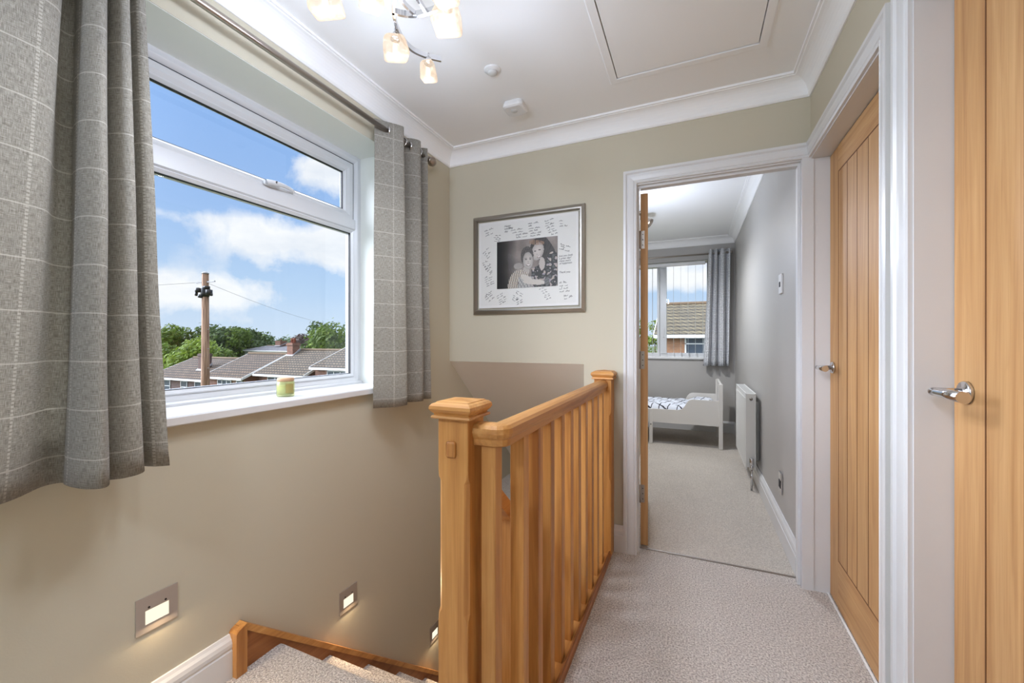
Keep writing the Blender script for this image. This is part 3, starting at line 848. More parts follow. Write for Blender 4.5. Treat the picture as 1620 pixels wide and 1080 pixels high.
LT = [(-1.34, -0.10), (-1.43, -0.02), (-1.34, 0.06), (-1.43, 0.14), (-1.36, 0.20), (-1.335, 0.33), (-1.328, 0.42), (-1.352, 0.468), (-1.42, 0.482), (-1.437, 0.497), (-1.43, 0.512), (-1.40, 0.508), (-1.36, 0.505), (-1.34, 0.515), (-1.338, 0.530), (-1.37, 0.545), (-1.42, 0.550), (-1.39, 0.556), (-1.352, 0.565), (-1.347, 0.578), (-1.385, 0.590), (-1.41, 0.597), (-1.368, 0.605), (-1.366, 0.620)]
cloth('curtain_panel', LB, LT, 0.81, 2.245, cl, 'linen', seed=3)
for yy in (0.02, 0.13, 0.48, 0.56, 0.60): eyelet(RX, yy, RZ, cl)
cr = thing('curtain', 'pale grey check linen curtain hanging on the right of the window', 'curtain', (-1.385, 1.77, 0.83), 'landing window curtains')
RB = [(-1.425, 1.563), (-1.405, 1.585), (-1.370, 1.625), (-1.338, 1.675), (-1.332, 1.705), (-1.365, 1.735), (-1.415, 1.755), (-1.425, 1.785), (-1.37, 1.825), (-1.348, 1.858), (-1.37, 1.885), (-1.42, 1.90), (-1.415, 1.92), (-1.38, 1.94), (-1.365, 1.955)]
RT = [(-1.415, 1.56), (-1.40, 1.585), (-1.372, 1.625), (-1.345, 1.665), (-1.340, 1.685), (-1.37, 1.715), (-1.415, 1.735), (-1.42, 1.765), (-1.37, 1.80), (-1.350, 1.835), (-1.37, 1.862), (-1.42, 1.88), (-1.415, 1.895), (-1.38, 1.912), (-1.365, 1.925)]
cloth('curtain_panel', RB, RT, 0.835, 2.242, cr, 'linen', seed=9)
for yy, nr in ((1.622, (0.55, 1, 0)), (1.735, (-.3, 1, 0)), (1.79, (0.4, 1, 0)), (1.865, (-.3, 1, 0))): eyelet(RX, yy, RZ, cr, nr)

# ------------------------------------------------------------------ candle jar on the sill
cx, cy, cz = -1.560, 1.196, 0.9312
cj = thing('candle_jar', 'pale green glass candle jar with wooden lid on the window sill', 'candle', (cx, cy, cz))
b = MB(); b.lathe([(0.0, 0.0), (0.030, 0.0), (0.034, 0.004), (0.034, 0.058), (0.030, 0.064), (0.029, 0.066), (0.027, 0.066), (0.028, 0.062), (0.031, 0.056), (0.031, 0.008), (0.0, 0.006)], (cx, cy, cz), n=28)
mj, tj = mat('pale green jar glass')
trn = tj.node('ShaderNodeBsdfTransparent'); trn.inputs[0].default_value = col(240, 242, 218)
gj = tj.bsdf(col(212, 216, 168), 0.08, 0, None, Transmission_Weight=0.2)
mxj = tj.node('ShaderNodeMixShader'); mxj.inputs[0].default_value = 0.3
tj.link(trn.outputs[0], mxj.inputs[1]); tj.link(gj, mxj.inputs[2]); tj.out(mxj.outputs[0])
b.build('jar', mj, cj)
MB().lathe([(0.0, 0.008), (0.0305, 0.008), (0.0305, 0.046), (0.0, 0.046)], (cx, cy, cz), n=28).build('wax', 'candle_wax', cj)
MB().lathe([(0.0, 0.062), (0.028, 0.062), (0.032, 0.066), (0.032, 0.074), (0.030, 0.077), (0.0, 0.077)], (cx, cy, cz), n=28).build('lid', 'cork', cj)
b = MB()
pts = []
for k in range(7):
    a = R(-28 + k * 9 - 10); pts.append((cx + 0.0348 * math.cos(a), cy + 0.0348 * math.sin(a)))
for p, q in zip(pts, pts[1:]): b.face([(p[0], p[1], cz + 0.016), (q[0], q[1], cz + 0.016), (q[0], q[1], cz + 0.054), (p[0], p[1], cz + 0.054)])
b.build('label_sticker', 'gold_label', cj)

# ------------------------------------------------------------------ recessed step lights
def step_light(y, z, label):
    o = thing('step_light', label, 'wall light', (XL, y, z), 'recessed step lights')
    h = 0.053; x = XL
    b = MB()
    wy, wz0, wz1 = 0.030, -0.030, 0.026
    x1 = x + 0.003
    b.box(x, x1, y - h, y - wy, z - h, z + h); b.box(x, x1, y + wy, y + h, z - h, z + h)
    b.box(x, x1, y - wy, y + wy, z - h, z + wz0); b.box(x, x1, y - wy, y + wy, z + wz1, z + h)
    b.build('face_plate', 'steel', o)
    b = MB()   # hood over the opening, with sloping glowing reflector
    b.prism([(x + 0.0005, z + wz1), (x + 0.003, z + wz1), (x + 0.003, z + wz1 - 0.014), (x + 0.0005, z + wz1 - 0.017)], 'y', y - wy, y + wy)
    b.build('hood', 'steel', o)
    b = MB()
    b.box(x + 0.0003, x + 0.0015, y - wy, y + wy, z + wz0, z + wz1 - 0.015)
    b.build('diffuser', 'led', o)
    for s in (-1, 1):
        MB().lathe([(0, 0), (0.003, 0), (0.003, 0.001)], (x + 0.003, y + s * 0.021, z + wz1 - 0.007), (1, 0, 0), 10).build('screw', 'dark', o)
    ld = bpy.data.lights.new('step_lamp', 'AREA'); ld.shape = 'RECTANGLE'; ld.size = 0.05; ld.size_y = 0.03
    ld.energy = 1.4; ld.color = (1.0, 0.74, 0.46)
    lo = bpy.data.objects.new('step_lamp', ld); C.objects.link(lo); lo.parent = o
    lo.location = (0.012, 0, -0.006)
    lo.rotation_euler = Vector((1, 0, -0.32)).to_track_quat('-Z', 'Y').to_euler()
    return o
step_light(0.705, 0.355, 'square metal step light left of the stair top, above the skirting')
step_light(1.456, -0.042, 'square metal step light in the middle, above the stair string')
step_light(2.160, -0.650, 'square metal step light furthest down the stairs, half behind the newel post')

# ------------------------------------------------------------------ staircase
st = thing('staircase', 'carpeted straight flight with oak strings going down beside the window wall', 'staircase', (SX0, STEP_Y, 0))
def cap_z(y): return 0.161 - 0.877 * (y - 0.963)
for k in range(1, 12):
    y0 = STEP_Y + STEP_G * (k - 1) - 0.022; y1 = STEP_Y + STEP_G * k; z = -STEP_R * k
    b = MB()
    b.prism([(y0, z - 0.03), (y0, z), (y1 - 0.030, z), (y1 - 0.010, z - 0.003), (y1, z - 0.013), (y1, z - 0.032), (y1 - 0.022, z - 0.045), (y1 - 0.022, z - STEP_R), (y1 - 0.05, z - STEP_R)], 'x', SX0, SX1)
    s = b.build('step', 'carpet', st)
b = MB()   # wall string
yE = 3.9
b.prism([(0.935, 0.0), (0.935, cap_z(0.935) - 0.02), (yE, cap_z(yE) - 0.02), (yE, cap_z(yE) - 0.42), (1.10, cap_z(1.10) - 0.42), (0.935, -0.15)], 'x', XL + 0.001, SX0)
b.build('wall_string', 'oak_string', st)
b = MB()
b.prism([(0.955, cap_z(0.955) - 0.026), (0.955, cap_z(0.955)), (yE, cap_z(yE)), (yE, cap_z(yE) - 0.026)], 'x', XL + 0.001, -1.443)
b.build('string_capping', 'oak_y', st)
b = MB()
b.prism([(0.915, 0.0), (0.915, 0.150), (0.921, 0.158), (0.952, cap_z(0.952)), (0.952, 0.0)], 'x', XL + 0.001, -1.436)
b.build('string_end_block', 'oak_z', st)
b = MB()   # outer string
b.prism([(0.985, cap_z(0.985) - 0.36), (0.985, cap_z(0.985) + 0.02), (yE, cap_z(yE) + 0.02), (yE, cap_z(yE) - 0.36)], 'x', SX1, -0.553)
b.build('outer_string', 'oak_string', st)
b = MB()
b.prism([(0.985, cap_z(0.985) + 0.02), (0.985, cap_z(0.985) + 0.045), (yE, cap_z(yE) + 0.045), (yE, cap_z(yE) + 0.02)], 'x', SX1 - 0.012, -0.541)
b.build('string_capping', 'oak_y', st)
b = MB()   # raking handrail
def rake_z(y): return 0.84 - 0.877 * (y - 0.985)
b.prism([(0.985, rake_z(0.985) - 0.055), (0.985, rake_z(0.985)), (2.325, rake_z(2.325)), (2.325, rake_z(2.325) - 0.055)], 'x', -0.592, -0.532)
b.build('raking_handrail', 'oak_y', st)
base = None
for k in range(9):
    yb = 1.09 + k * 0.135
    b0, t0 = cap_z(yb + 0.02) + 0.045, rake_z(yb + 0.02) - 0.05
    if base is None:
        b = MB(); b.prism([(yb, cap_z(yb) + 0.045), (yb + 0.035, cap_z(yb + 0.035) + 0.045), (yb + 0.035, rake_z(yb + 0.035) - 0.05), (yb, rake_z(yb) - 0.05)], 'x', -0.580, -0.545)
        base = b.build('stair_baluster', 'oak_z', st)
    else:
        c = base.copy(); C.objects.link(c); c.parent = st
        c.location = base.location + Vector((0, 0.135 * k, -0.877 * 0.135 * k))

# ------------------------------------------------------------------ landing balustrade
bal = thing('landing_balustrade', 'honey oak balustrade with square newels along the landing edge', 'balustrade', (-0.455, 1.6, 0))
def newel(x0, x1, y0, y1, zb, zt, ch0, ch1, front_only=False):
    """post with stopped chamfers between ch0 and ch1"""
    lv = [(zb, .0015), (ch0 - 0.03, .0015), (ch0 - 0.012, .004), (ch0, .011), (ch1, .011), (ch1 + 0.012, .004), (ch1 + 0.03, .0015), (zt, .0015)]
    b = MB(); rings = []
    for z, c in lv:
        rings.append([b.bm.verts.new(p) for p in [(x0 + c, y0, z), (x1 - c, y0, z), (x1, y0 + c, z), (x1, y1 - c, z), (x1 - c, y1, z), (x0 + c, y1, z), (x0, y1 - c, z), (x0, y0 + c, z)]])
    for A, B in zip(rings, rings[1:]):
        for k in range(8): b.bm.faces.new([A[k], A[(k + 1) % 8], B[(k + 1) % 8], B[k]])
    b.bm.faces.new(rings[0][::-1]); b.bm.faces.new(rings[-1])
    return b
def newel_cap(xc, yc, h, z):
    """moulded pyramid cap: h = half width of the post"""
    prof = [(h + 0.001, 0), (h + 0.012, 0.0), (h + 0.014, 0.003), (h + 0.012, 0.007), (h + 0.007, 0.009), (h + 0.008, 0.012), (h + 0.013, 0.017), (h + 0.0175, 0.024), (h + 0.0165, 0.032), (h + 0.011, 0.038), (h + 0.004, 0.0405), (h + 0.003, 0.0425), (h * 0.5, 0.0455), (0.0, 0.0485)]
    b = MB(); rings = []
    for r, dz in prof:
        if r == 0: rings.append([b.bm.verts.new((xc, yc, z + dz))]); continue
        rings.append([b.bm.verts.new((xc + sx * r, yc + sy * r, z + dz)) for sx, sy in ((-1, -1), (1, -1), (1, 1), (-1, 1))])
    for A, B in zip(rings, rings[1:]):
        for k in range(4):
            if len(B) == 1: b.bm.faces.new([A[k], A[(k + 1) % 4], B[0]])
            else: b.bm.faces.new([A[k], A[(k + 1) % 4], B[(k + 1) % 4], B[k]])
    b.bm.faces.new(rings[0][::-1])
    return b
nw = newel(-0.605, -0.517, 0.900, 0.985, -0.30, 0.965, 0.47, 0.80).build('newel_post', 'oak_z', bal)
newel_cap(-0.561, 0.9425, 0.0435, 0.963).build('newel_cap', 'oak_x', nw)
b = MB(); b.box(-0.578, -0.551, 0.8925, 0.901, 0.864, 0.906, 0.006, 3); b.build('dowel_plug', 'oak_z', nw)
b = MB(); b.lathe([(0.0, 0), (0.011, 0), (0.011, 0.004), (0.0, 0.006)], (-0.517, 0.943, 0.04), (1, 0, 0), 14)
nf = newel(-0.496, -0.404, 2.241, 2.330, 0.0, 0.958, 0.42, 0.76).build('newel_post', 'oak_z', bal)
b.bm.free()
newel_cap(-0.450, 2.2855, 0.0445, 0.956).build('newel_cap', 'oak_x', nf)
# handrail, turning the corner next to the near newel
HP = [(-0.020, 0.0), (-0.0235, 0.003), (-0.0235, 0.018), (-0.0275, 0.024), (-0.0305, 0.034), (-0.029, 0.046), (-0.022, 0.054), (-0.010, 0.0575), (0.010, 0.0575), (0.022, 0.054), (0.029, 0.046), (0.0305, 0.034), (0.0275, 0.024), (0.0235, 0.018), (0.0235, 0.003), (0.020, 0.0)]
hz0 = 0.893
cxh, cyh, rh = -0.452 - 0.014, 0.952 + 0.014, 0.014
path = [(-0.517, 0.952, hz0)] + [(cxh + rh * math.sin(q * PI / 16), cyh - rh * math.cos(q * PI / 16), hz0) for q in range(0, 9, 2)] + [(-0.452, 1.6, hz0), (-0.452, 2.241, hz0)]
b = MB(); b.sweep(path, HP, (0, 0, 1), 1, smooth=False)
hr = b.build('handrail', 'oak_y', bal)
# base rail with raised lips
BR = [(-0.034, 0.0), (-0.034, 0.019), (0.030, 0.019), (0.030, 0.0)]
b = MB(); b.sweep([(-0.517, 0.957, 0), (-0.447, 0.957, 0), (-0.447, 2.241, 0)], BR, (0, 0, 1), 1)
b.build('base_rail', 'oak_y', bal)
b = MB(); b.prism([(-0.418, 0.0), (-0.418, 0.030), (-0.4155, 0.033), (-0.412, 0.033), (-0.4105, 0.030), (-0.4105, 0.022), (-0.404, 0.018), (-0.403, 0.0)], 'y', 0.92, 2.241); b.build('rail_moulding', 'oak_string', bal)
b = MB(); b.box(-0.499, -0.458, 0.937, 0.977, 0.018, 0.897, 0.0025, 2); b.build('baluster', 'oak_z', bal)
b = MB(); b.box(-0.468, -0.427, 1.050, 1.091, 0.018, 0.897, 0.0025, 2)
b0 = b.build('baluster', 'oak_z', bal)
pitch = (2.241 - 1.050) / 10
for k in range(1, 10):
    c = b0.copy(); C.objects.link(c); c.parent = bal; c.location = b0.location + Vector((0, pitch * k, 0))

# ------------------------------------------------------------------ loft hatch, sensor, smoke alarm
hat = thing('loft_hatch', 'white square loft hatch with thin frame in the landing ceiling', 'loft hatch', (-0.04, 1.56, ZC))
b = MB(); b.box(HX0 + 0.004, HX1 - 0.004, HY0 + 0.004, HY1 - 0.006, ZC - 0.002, ZC + 0.02, 0.001); b.build('hatch_panel', 'ceiling', hat)
b = MB(); b.sweep([(HX0, HY0, ZC), (HX1, HY0, ZC), (HX1, HY1, ZC), (HX0, HY1, ZC)], [(0.0, -0.005), (-0.030, -0.005), (-0.034, -0.003), (-0.034, 0.0), (0.0, 0.0)], (0, 0, 1), 1, closed=True)
b.build('hatch_frame', 'ceiling', hat)
b = MB(); b.box(HX0, HX1, HY0, HY1, ZC + 0.03, ZC + 0.035); b.build('shadow_gap', 'dark', hat)
b = MB(); b.lathe([(0.0, 0), (0.038, 0), (0.038, 0.004), (0.034, 0.008), (0.026, 0.010), (0.024, 0.012)], (-0.839, 1.685, ZC), (0, 0, -1), 28)
pir = b.build('motion_sensor', 'white_plastic'); tag(pir, 'small round white motion sensor on the ceiling beside the ceiling light', 'sensor'); origin(pir, (-0.839, 1.685, ZC))
b = MB(); b.lathe([(0.0235, 0.010), (0.022, 0.018), (0.014, 0.024), (0.0, 0.026)], (-0.839, 1.685, ZC), (0, 0, -1), 24); b.build('sensor_lens', 'ivory', pir)
b = MB()
def rsq(h, r, z, n=5):
    out = []
    for cx_, cy_, a0 in ((h - r, h - r, 0), (-h + r, h - r, 90), (-h + r, -h + r, 180), (h - r, -h + r, 270)):
        for k in range(n + 1):
            a = R(a0 + 90 * k / n); out.append((cx_ + r * math.cos(a), cy_ + r * math.sin(a), z))
    return out
ax_, ay_ = -0.853, 1.985
rings = []
for h, r, z in ((0.050, 0.02, 0.0), (0.050, 0.02, 0.010), (0.054, 0.022, 0.011), (0.056, 0.024, 0.020), (0.055, 0.024, 0.028), (0.047, 0.022, 0.034)):
    rings.append([b.bm.verts.new((ax_ + p[0], ay_ + p[1], ZC - p[2])) for p in rsq(h, r, z)])
for A, B in zip(rings, rings[1:]):
    for k in range(len(A)): b.bm.faces.new([A[k], A[(k + 1) % len(A)], B[(k + 1) % len(A)], B[k]])
b.bm.faces.new(rings[0]); b.bm.faces.new(rings[-1][::-1])
al = b.build('smoke_alarm', 'white_plastic'); tag(al, 'white rounded square smoke alarm on the ceiling near the far wall', 'smoke alarm'); origin(al, (ax_, ay_, ZC))
b = MB(); b.lathe([(0.0, 0.0), (0.017, 0.0), (0.0165, 0.0025), (0.0, 0.003)], (ax_ - 0.004, ay_ - 0.006, ZC - 0.034), (0, 0, -1), 24); b.build('test_button', 'ivory', al)

# ------------------------------------------------------------------ chandelier
HUB = (-0.765, 0.945)
ch = thing('ceiling_light', 'chrome swirl ceiling light with frosted glass cube shades', 'ceiling light', (HUB[0], HUB[1], ZC))
MB().lathe([(0, 0), (0.065, 0), (0.065, 0.018), (0.05, 0.024), (0.0, 0.026)], (HUB[0], HUB[1], ZC), (0, 0, -1), 28).build('ceiling_rose', 'chrome', ch)
MB().tube([(HUB[0], HUB[1], ZC - 0.02), (HUB[0], HUB[1], 2.19)], 0.009, 14).build('stem', 'chrome', ch)
def flatbar(pts, w, h, name='arm'):
    b = MB(); b.sweep(catmull(pts, 6), [(-w, -h), (-w, h), (w, h), (w, -h)], (0, 0, 1), 1); return b.build(name, 'chrome', ch)
AZ = 2.20
flatbar([(-0.851, 1.286, AZ), (-0.886, 1.252, AZ), (-0.914, 1.205, AZ), (-0.916, 1.155, AZ), (-0.900, 1.100, AZ), (-0.866, 1.040, AZ), (-0.835, 1.005, AZ), (-0.79, 0.97, AZ)], 0.0045, 0.0085)
flatbar([(-0.868, 1.036, AZ), (-0.835, 1.064, AZ), (-0.800, 1.078, AZ), (-0.755, 1.083, AZ), (-0.705, 1.078, AZ), (-0.650, 1.052, AZ), (-0.612, 1.00, AZ)], 0.0045, 0.0085)
flatbar([(HUB[0], HUB[1], AZ), (-0.812, 1.01, AZ), (-0.808, 1.075, AZ)], 0.004, 0.007)
flatbar([(HUB[0], HUB[1], AZ), (-0.765, 1.02, AZ), (-0.772, 1.082, AZ)], 0.004, 0.007)
flatbar([(HUB[0], HUB[1], AZ), (-0.86, 0.92, AZ), (-0.94, 0.87, AZ), (-0.985, 0.80, AZ)], 0.0045, 0.0085)
flatbar([(HUB[0], HUB[1], AZ), (-0.80, 0.93, AZ), (-0.85, 0.90, AZ)], 0.004, 0.007)
flatbar([(HUB[0], HUB[1], AZ), (-0.70, 0.90, AZ), (-0.62, 0.84, AZ), (-0.60, 0.74, AZ)], 0.0045, 0.0085)
flatbar([(HUB[0], HUB[1], AZ), (-0.77, 0.86, AZ), (-0.80, 0.76, AZ), (-0.86, 0.70, AZ)], 0.0045, 0.0085)
LAMP_W = 2.7
LAMP_P = 1.45
LAMP_C = (0.92, 0.97, 1.07)
def glow_point(parent, loc, w, r=0.03):
    ld = bpy.data.lights.new('lamp_glow', 'POINT'); ld.energy = w; ld.color = (0.84, 0.96, 1.2); ld.shadow_soft_size = r
    lo = bpy.data.objects.new('lamp_glow', ld); C.objects.link(lo); lo.parent = parent; lo.location = loc
def cube_shade(x, y, z, rz, tilt, sx, sy, sz, k):
    b = bmesh.new(); bmesh.ops.create_cube(b, size=1.0)
    for v in b.verts: v.co = Vector((v.co.x * sx, v.co.y * sy, v.co.z * sz))
    for v in b.verts:
        if v.co.z > 0: v.co.x *= 0.78; v.co.y *= 0.78
    bmesh.ops.bevel(b, geom=list(b.edges), offset=min(sx, sy, sz) * 0.26, segments=4, affect='EDGES', profile=0.6)
    for v in b.verts:
        q = mnoise.noise(v.co * 40 + Vector((k * 7, 0, 0)))
        v.co += v.normal * q * 0.004
    for f in b.faces: f.smooth = True
    mt = Matrix.Translation((x, y, z)) @ Matrix.Rotation(tilt, 4, 'X') @ Matrix.Rotation(rz, 4, 'Z')
    m = MB(); m.merge(b, mt)
    s = m.build('glass_shade', 'shade', ch)
    top = z + sz * 0.5
    MB().lathe([(0.0, 0.0), (0.007, 0.0), (0.013, 0.012), (0.015, 0.024), (0.0, 0.024)], (x, y, top + 0.017), (0, 0, -1), 14).build('lamp_holder', 'chrome', ch)
    MB().tube([(x, y, top + 0.015), (x, y, AZ)], 0.003, 8).build('lamp_stalk', 'chrome', ch)
    MB().lathe([(0, -0.016), (0.005, -0.012), (0.006, 0.004), (0.004, 0.014), (0, 0.016)], (x, y, z - 0.005), (0, 0, 1), 12).build('bulb', 'bulb', s)
    ld = bpy.data.lights.new('bulb_glow', 'SPOT'); ld.spot_size = R(172); ld.spot_blend = 0.6; ld.energy = LAMP_W; ld.color = LAMP_C; ld.shadow_soft_size = 0.03
    glow_point(ch, Vector((x, y, z - sz * 0.5 - 0.045)) - ch.location, LAMP_P)
    lo = bpy.data.objects.new('bulb_glow', ld); C.objects.link(lo); lo.parent = ch
    lo.location = Vector((x, y, z - sz * 0.5 - 0.045)) - ch.location
SH = [(-0.875, 1.240, 2.135, 0.2, 0.15, 0.056, 0.056, 0.066), (-0.907, 1.097, 2.135, 0.75, 0.25, 0.085, 0.080, 0.066), (-0.680, 1.061, 2.135, 0.3, -0.2, 0.090, 0.085, 0.064),
      (-0.966, 0.866, 2.135, 0.5, 0.25, 0.095, 0.088, 0.064), (-0.836, 0.910, 2.138, 1.05, 0.1, 0.066, 0.066, 0.066), (-0.640, 0.985, 2.145, 0.1, 0.1, 0.070, 0.070, 0.060),
      (-0.60, 0.76, 2.13, 0.4, 0.0, 0.085, 0.08, 0.088), (-0.85, 0.715, 2.13, 0.9, 0.0, 0.085, 0.08, 0.088)]
for k, s in enumerate(SH): cube_shade(*s, k)

# second lamp, added unseen behind the viewer to lift the landing light
fill_lamp = thing('ceiling_light', 'plain round opal lamp added behind the viewer as unseen fill light', 'ceiling light', (-0.70, -0.90, ZC))
MB().lathe([(0, 0), (0.15, 0), (0.15, 0.02), (0.145, 0.022), (0.0, 0.022)], (-0.70, -0.90, ZC), (0, 0, -1), 32).build('fill_lamp_base', 'nickel', fill_lamp)
MB().lathe([(0.14, 0.022), (0.135, 0.05), (0.10, 0.075), (0.0, 0.085)], (-0.70, -0.90, ZC), (0, 0, -1), 32).build('fill_lamp_dome', 'led', fill_lamp)
ld = bpy.data.lights.new('dome_fill', 'SPOT'); ld.spot_size = R(172); ld.spot_blend = 0.6; ld.energy = 8; ld.color = LAMP_C; ld.shadow_soft_size = 0.12
glow_point(fill_lamp, (0, 0, -0.20), 27, 0.12)
lo = bpy.data.objects.new('dome_fill', ld); C.objects.link(lo); lo.parent = fill_lamp; lo.location = (0, 0, -0.10)

# ------------------------------------------------------------------ framed signed photograph
PX0, PX1, PZ0, PZ1 = -1.262, -0.594, 1.360, 1.920
pf = thing('picture_frame', 'pewter framed wedding photo in a hand-signed white mount on the far wall', 'picture', ((PX0 + PX1) / 2, YF, (PZ0 + PZ1) / 2))
b = MB(); b.sweep([(PX0, YF, PZ0), (PX1, YF, PZ0), (PX1, YF, PZ1), (PX0, YF, PZ1)], [(0, 0.001), (0, 0.018), (-0.003, 0.023), (-0.010, 0.023), (-0.027, 0.015), (-0.029, 0.012), (-0.029, 0.001)], (0, -1, 0), 1, closed=True)
b.build('frame_moulding', 'frame', pf)
b = MB(); b.box(PX0 + 0.01, PX1 - 0.01, YF - 0.008, YF - 0.001, PZ0 + 0.01, PZ1 - 0.01); mo = b.build('signing_mount', 'mount', pf)
b = MB(); b.box(PX0 + 0.026, PX1 - 0.026, YF - 0.0125, YF - 0.0115, PZ0 + 0.026, PZ1 - 0.026); b.build('picture_glass', 'picture_glass', pf)
# printed photograph: small generic portrait of a couple
HX0p, HX1p, HZ0p, HZ1p = -1.124, -0.729, 1.487, 1.780
NX, NY = 132, 98
def ell(s, t, cs, ct, rs, rt, ang=0.0):
    ds, dt = s - cs, (t - ct) * 0.74
    rt = rt * 0.74
    ca, sa_ = math.cos(ang), math.sin(ang)
    u_, v_ = ds * ca + dt * sa_, -ds * sa_ + dt * ca
    return (u_ / rs) ** 2 + (v_ / rt) ** 2
def photo(s, t):
    n1 = mnoise.noise(Vector((s * 6, t * 5, 1))); n2 = mnoise.noise(Vector((s * 30, t * 26, 4)))
    g = 112 + 26 * n1 + 6 * n2
    edge = min(s / 0.35, 1.0) * (1 - 0.35 * max(0, t - 0.6) / 0.4)
    edge *= 0.55 + 0.45 * min(1, s * 3)
    c = [g * edge * 1.06 + 16, g * edge * 0.98 + 14, g * edge * 0.94 + 14]
    # woman's hair
    if ell(s, t, 0.70, 0.20, 0.135, 0.21) < 1 or ell(s, t, 0.80, 0.40, 0.10, 0.42, -0.35) < 1 or ell(s, t, 0.84, 0.17, 0.06, 0.3, -0.6) < 1:
        v = 62 + 26 * mnoise.noise(Vector((s * 70 + t * 22, t * 8, 2))); c = [v * 1.05, v * 0.97, v * 0.95]
    # dark floral dress
    if (s > 0.58 and t > 0.56 + 0.5 * max(0, 0.70 - s)) or ell(s, t, 0.93, 0.62, 0.12, 0.32) < 1:
        if s < 0.995:
            v = 58; c = [v, v * 0.98, v]
            f = mnoise.noise(Vector((s * 22, t * 17, 8)))
            if f > 0.2: c = [168 + 30 * n2, 156 + 24 * n2, 154]
            elif f < -0.3: c = [88, 90, 90]
    # woman's neck and chest
    if ell(s, t, 0.755, 0.53, 0.047, 0.13) < 1: c = [186, 176, 172]
    # woman's face
    q = ell(s, t, 0.685, 0.275, 0.095, 0.185, 0.30)
    if q < 1:
        v = 202 - 40 * q; c = [v, v * 0.95, v * 0.93]
    for (a, d_, ra, rd, cc) in ((0.645, 0.265, 0.018, 0.014, 78), (0.715, 0.245, 0.018, 0.014, 78), (0.675, 0.335, 0.010, 0.016, 168)):
        if ell(s, t, a, d_, ra, rd) < 1: c = [cc, cc * 0.95, cc * 0.94]
    if ell(s, t, 0.705, 0.388, 0.034, 0.020, -0.3) < 1: c = [124, 102, 100]
    if ell(s, t, 0.705, 0.384, 0.027, 0.011, -0.3) < 1: c = [222, 214, 210]
    if ell(s, t, 0.665, 0.09, 0.13, 0.05, 0.15) < 1 and 0.55 < s < 0.82 and (s * 40 % 1) < 0.6: c = [150, 118, 98]
    # man's hair and face
    if ell(s, t, 0.512, 0.350, 0.106, 0.200) < 1 and t < 0.50:
        v = 84 + 26 * mnoise.noise(Vector((s * 60, t * 30, 6))); c = [v, v * 0.95, v * 0.93]
    q = ell(s, t, 0.528, 0.450, 0.082, 0.180, -0.05)
    if q < 1:
        v = 196 - 38 * q; c = [v, v * 0.955, v * 0.93]
    for (a, d_, ra, rd, cc) in ((0.495, 0.42, 0.018, 0.011, 90), (0.563, 0.415, 0.018, 0.011, 90), (0.530, 0.475, 0.010, 0.016, 160), (0.493, 0.395, 0.024, 0.007, 112), (0.565, 0.39, 0.024, 0.007, 112)):
        if ell(s, t, a, d_, ra, rd) < 1: c = [cc, cc * 0.95, cc * 0.94]
    if ell(s, t, 0.533, 0.538, 0.038, 0.024, 0.05) < 1: c = [120, 104, 100]
    if ell(s, t, 0.533, 0.534, 0.030, 0.013, 0.05) < 1: c = [222, 216, 212]
    # neck
    if ell(s, t, 0.50, 0.65, 0.055, 0.10) < 1 and q > 1: c = [176, 166, 160]
    # striped shirt
    if ell(s, t, 0.385, 1.02, 0.20, 0.40) < 1:
        k_ = ((s - 0.385) * 1.3 - (t - 0.6) * 0.16 * (1 if s < 0.40 else -1)) * 26 % 1
        c = [206, 198, 186] if k_ < 0.5 else ([96, 92, 96] if k_ < 0.8 else [150, 128, 110])
    if 0.36 < s < 0.60 and t > 0.78:
        k_ = (s * 38 + t * 3) % 1
        c = [198, 194, 190] if k_ < 0.55 else [100, 100, 106]
    # hand on the shoulder and her forearm across
    if ell(s, t, 0.365, 0.545, 0.075, 0.065) < 1: c = [168, 160, 154] if (s * 44 + t * 9) % 1 < 0.7 else [128, 120, 116]
    if ell(s, t, 0.63, 0.895, 0.19, 0.055, 0.10) < 1 or ell(s, t, 0.50, 0.81, 0.11, 0.06, 0.5) < 1: c = [200, 192, 186]
    if ell(s, t, 0.835, 0.90, 0.04, 0.09) < 1: c = [74, 74, 78] if (s * 60 + t * 40) % 1 < 0.6 else [140, 140, 142]
    return c
bm = bmesh.new(); cl_ = bm.loops.layers.float_color.new('print')
vg = [[bm.verts.new((HX0p + (HX1p - HX0p) * i / NX, YF - 0.0092, HZ1p - (HZ1p - HZ0p) * j / NY)) for i in range(NX + 1)] for j in range(NY + 1)]
for j in range(NY):
    for i in range(NX):
        f = bm.faces.new([vg[j][i], vg[j + 1][i], vg[j + 1][i + 1], vg[j][i + 1]])
        cc = s2l([max(0, min(255, q)) for q in photo((i + 0.5) / NX, (j + 0.5) / NY)]) + (1,)
        for lp in f.loops: lp[cl_] = cc
# a real sheet of paper behind the print
pb = bmesh.new(); bmesh.ops.create_cube(pb, size=1)
me = bpy.data.meshes.new('photo_print'); bm.to_mesh(me); bm.free(); pb.free()
mp, tp = mat('printed portrait'); at_ = tp.node('ShaderNodeAttribute'); at_.attribute_name = 'print'
tp.out(tp.bsdf(at_.outputs['Color'], 0.5)); me.materials.append(mp)
po = bpy.data.objects.new('photo_print', me); C.objects.link(po); attach(po, pf)
md = po.modifiers.new('paper', 'SOLIDIFY'); md.thickness = 0.0008; md.offset = 1

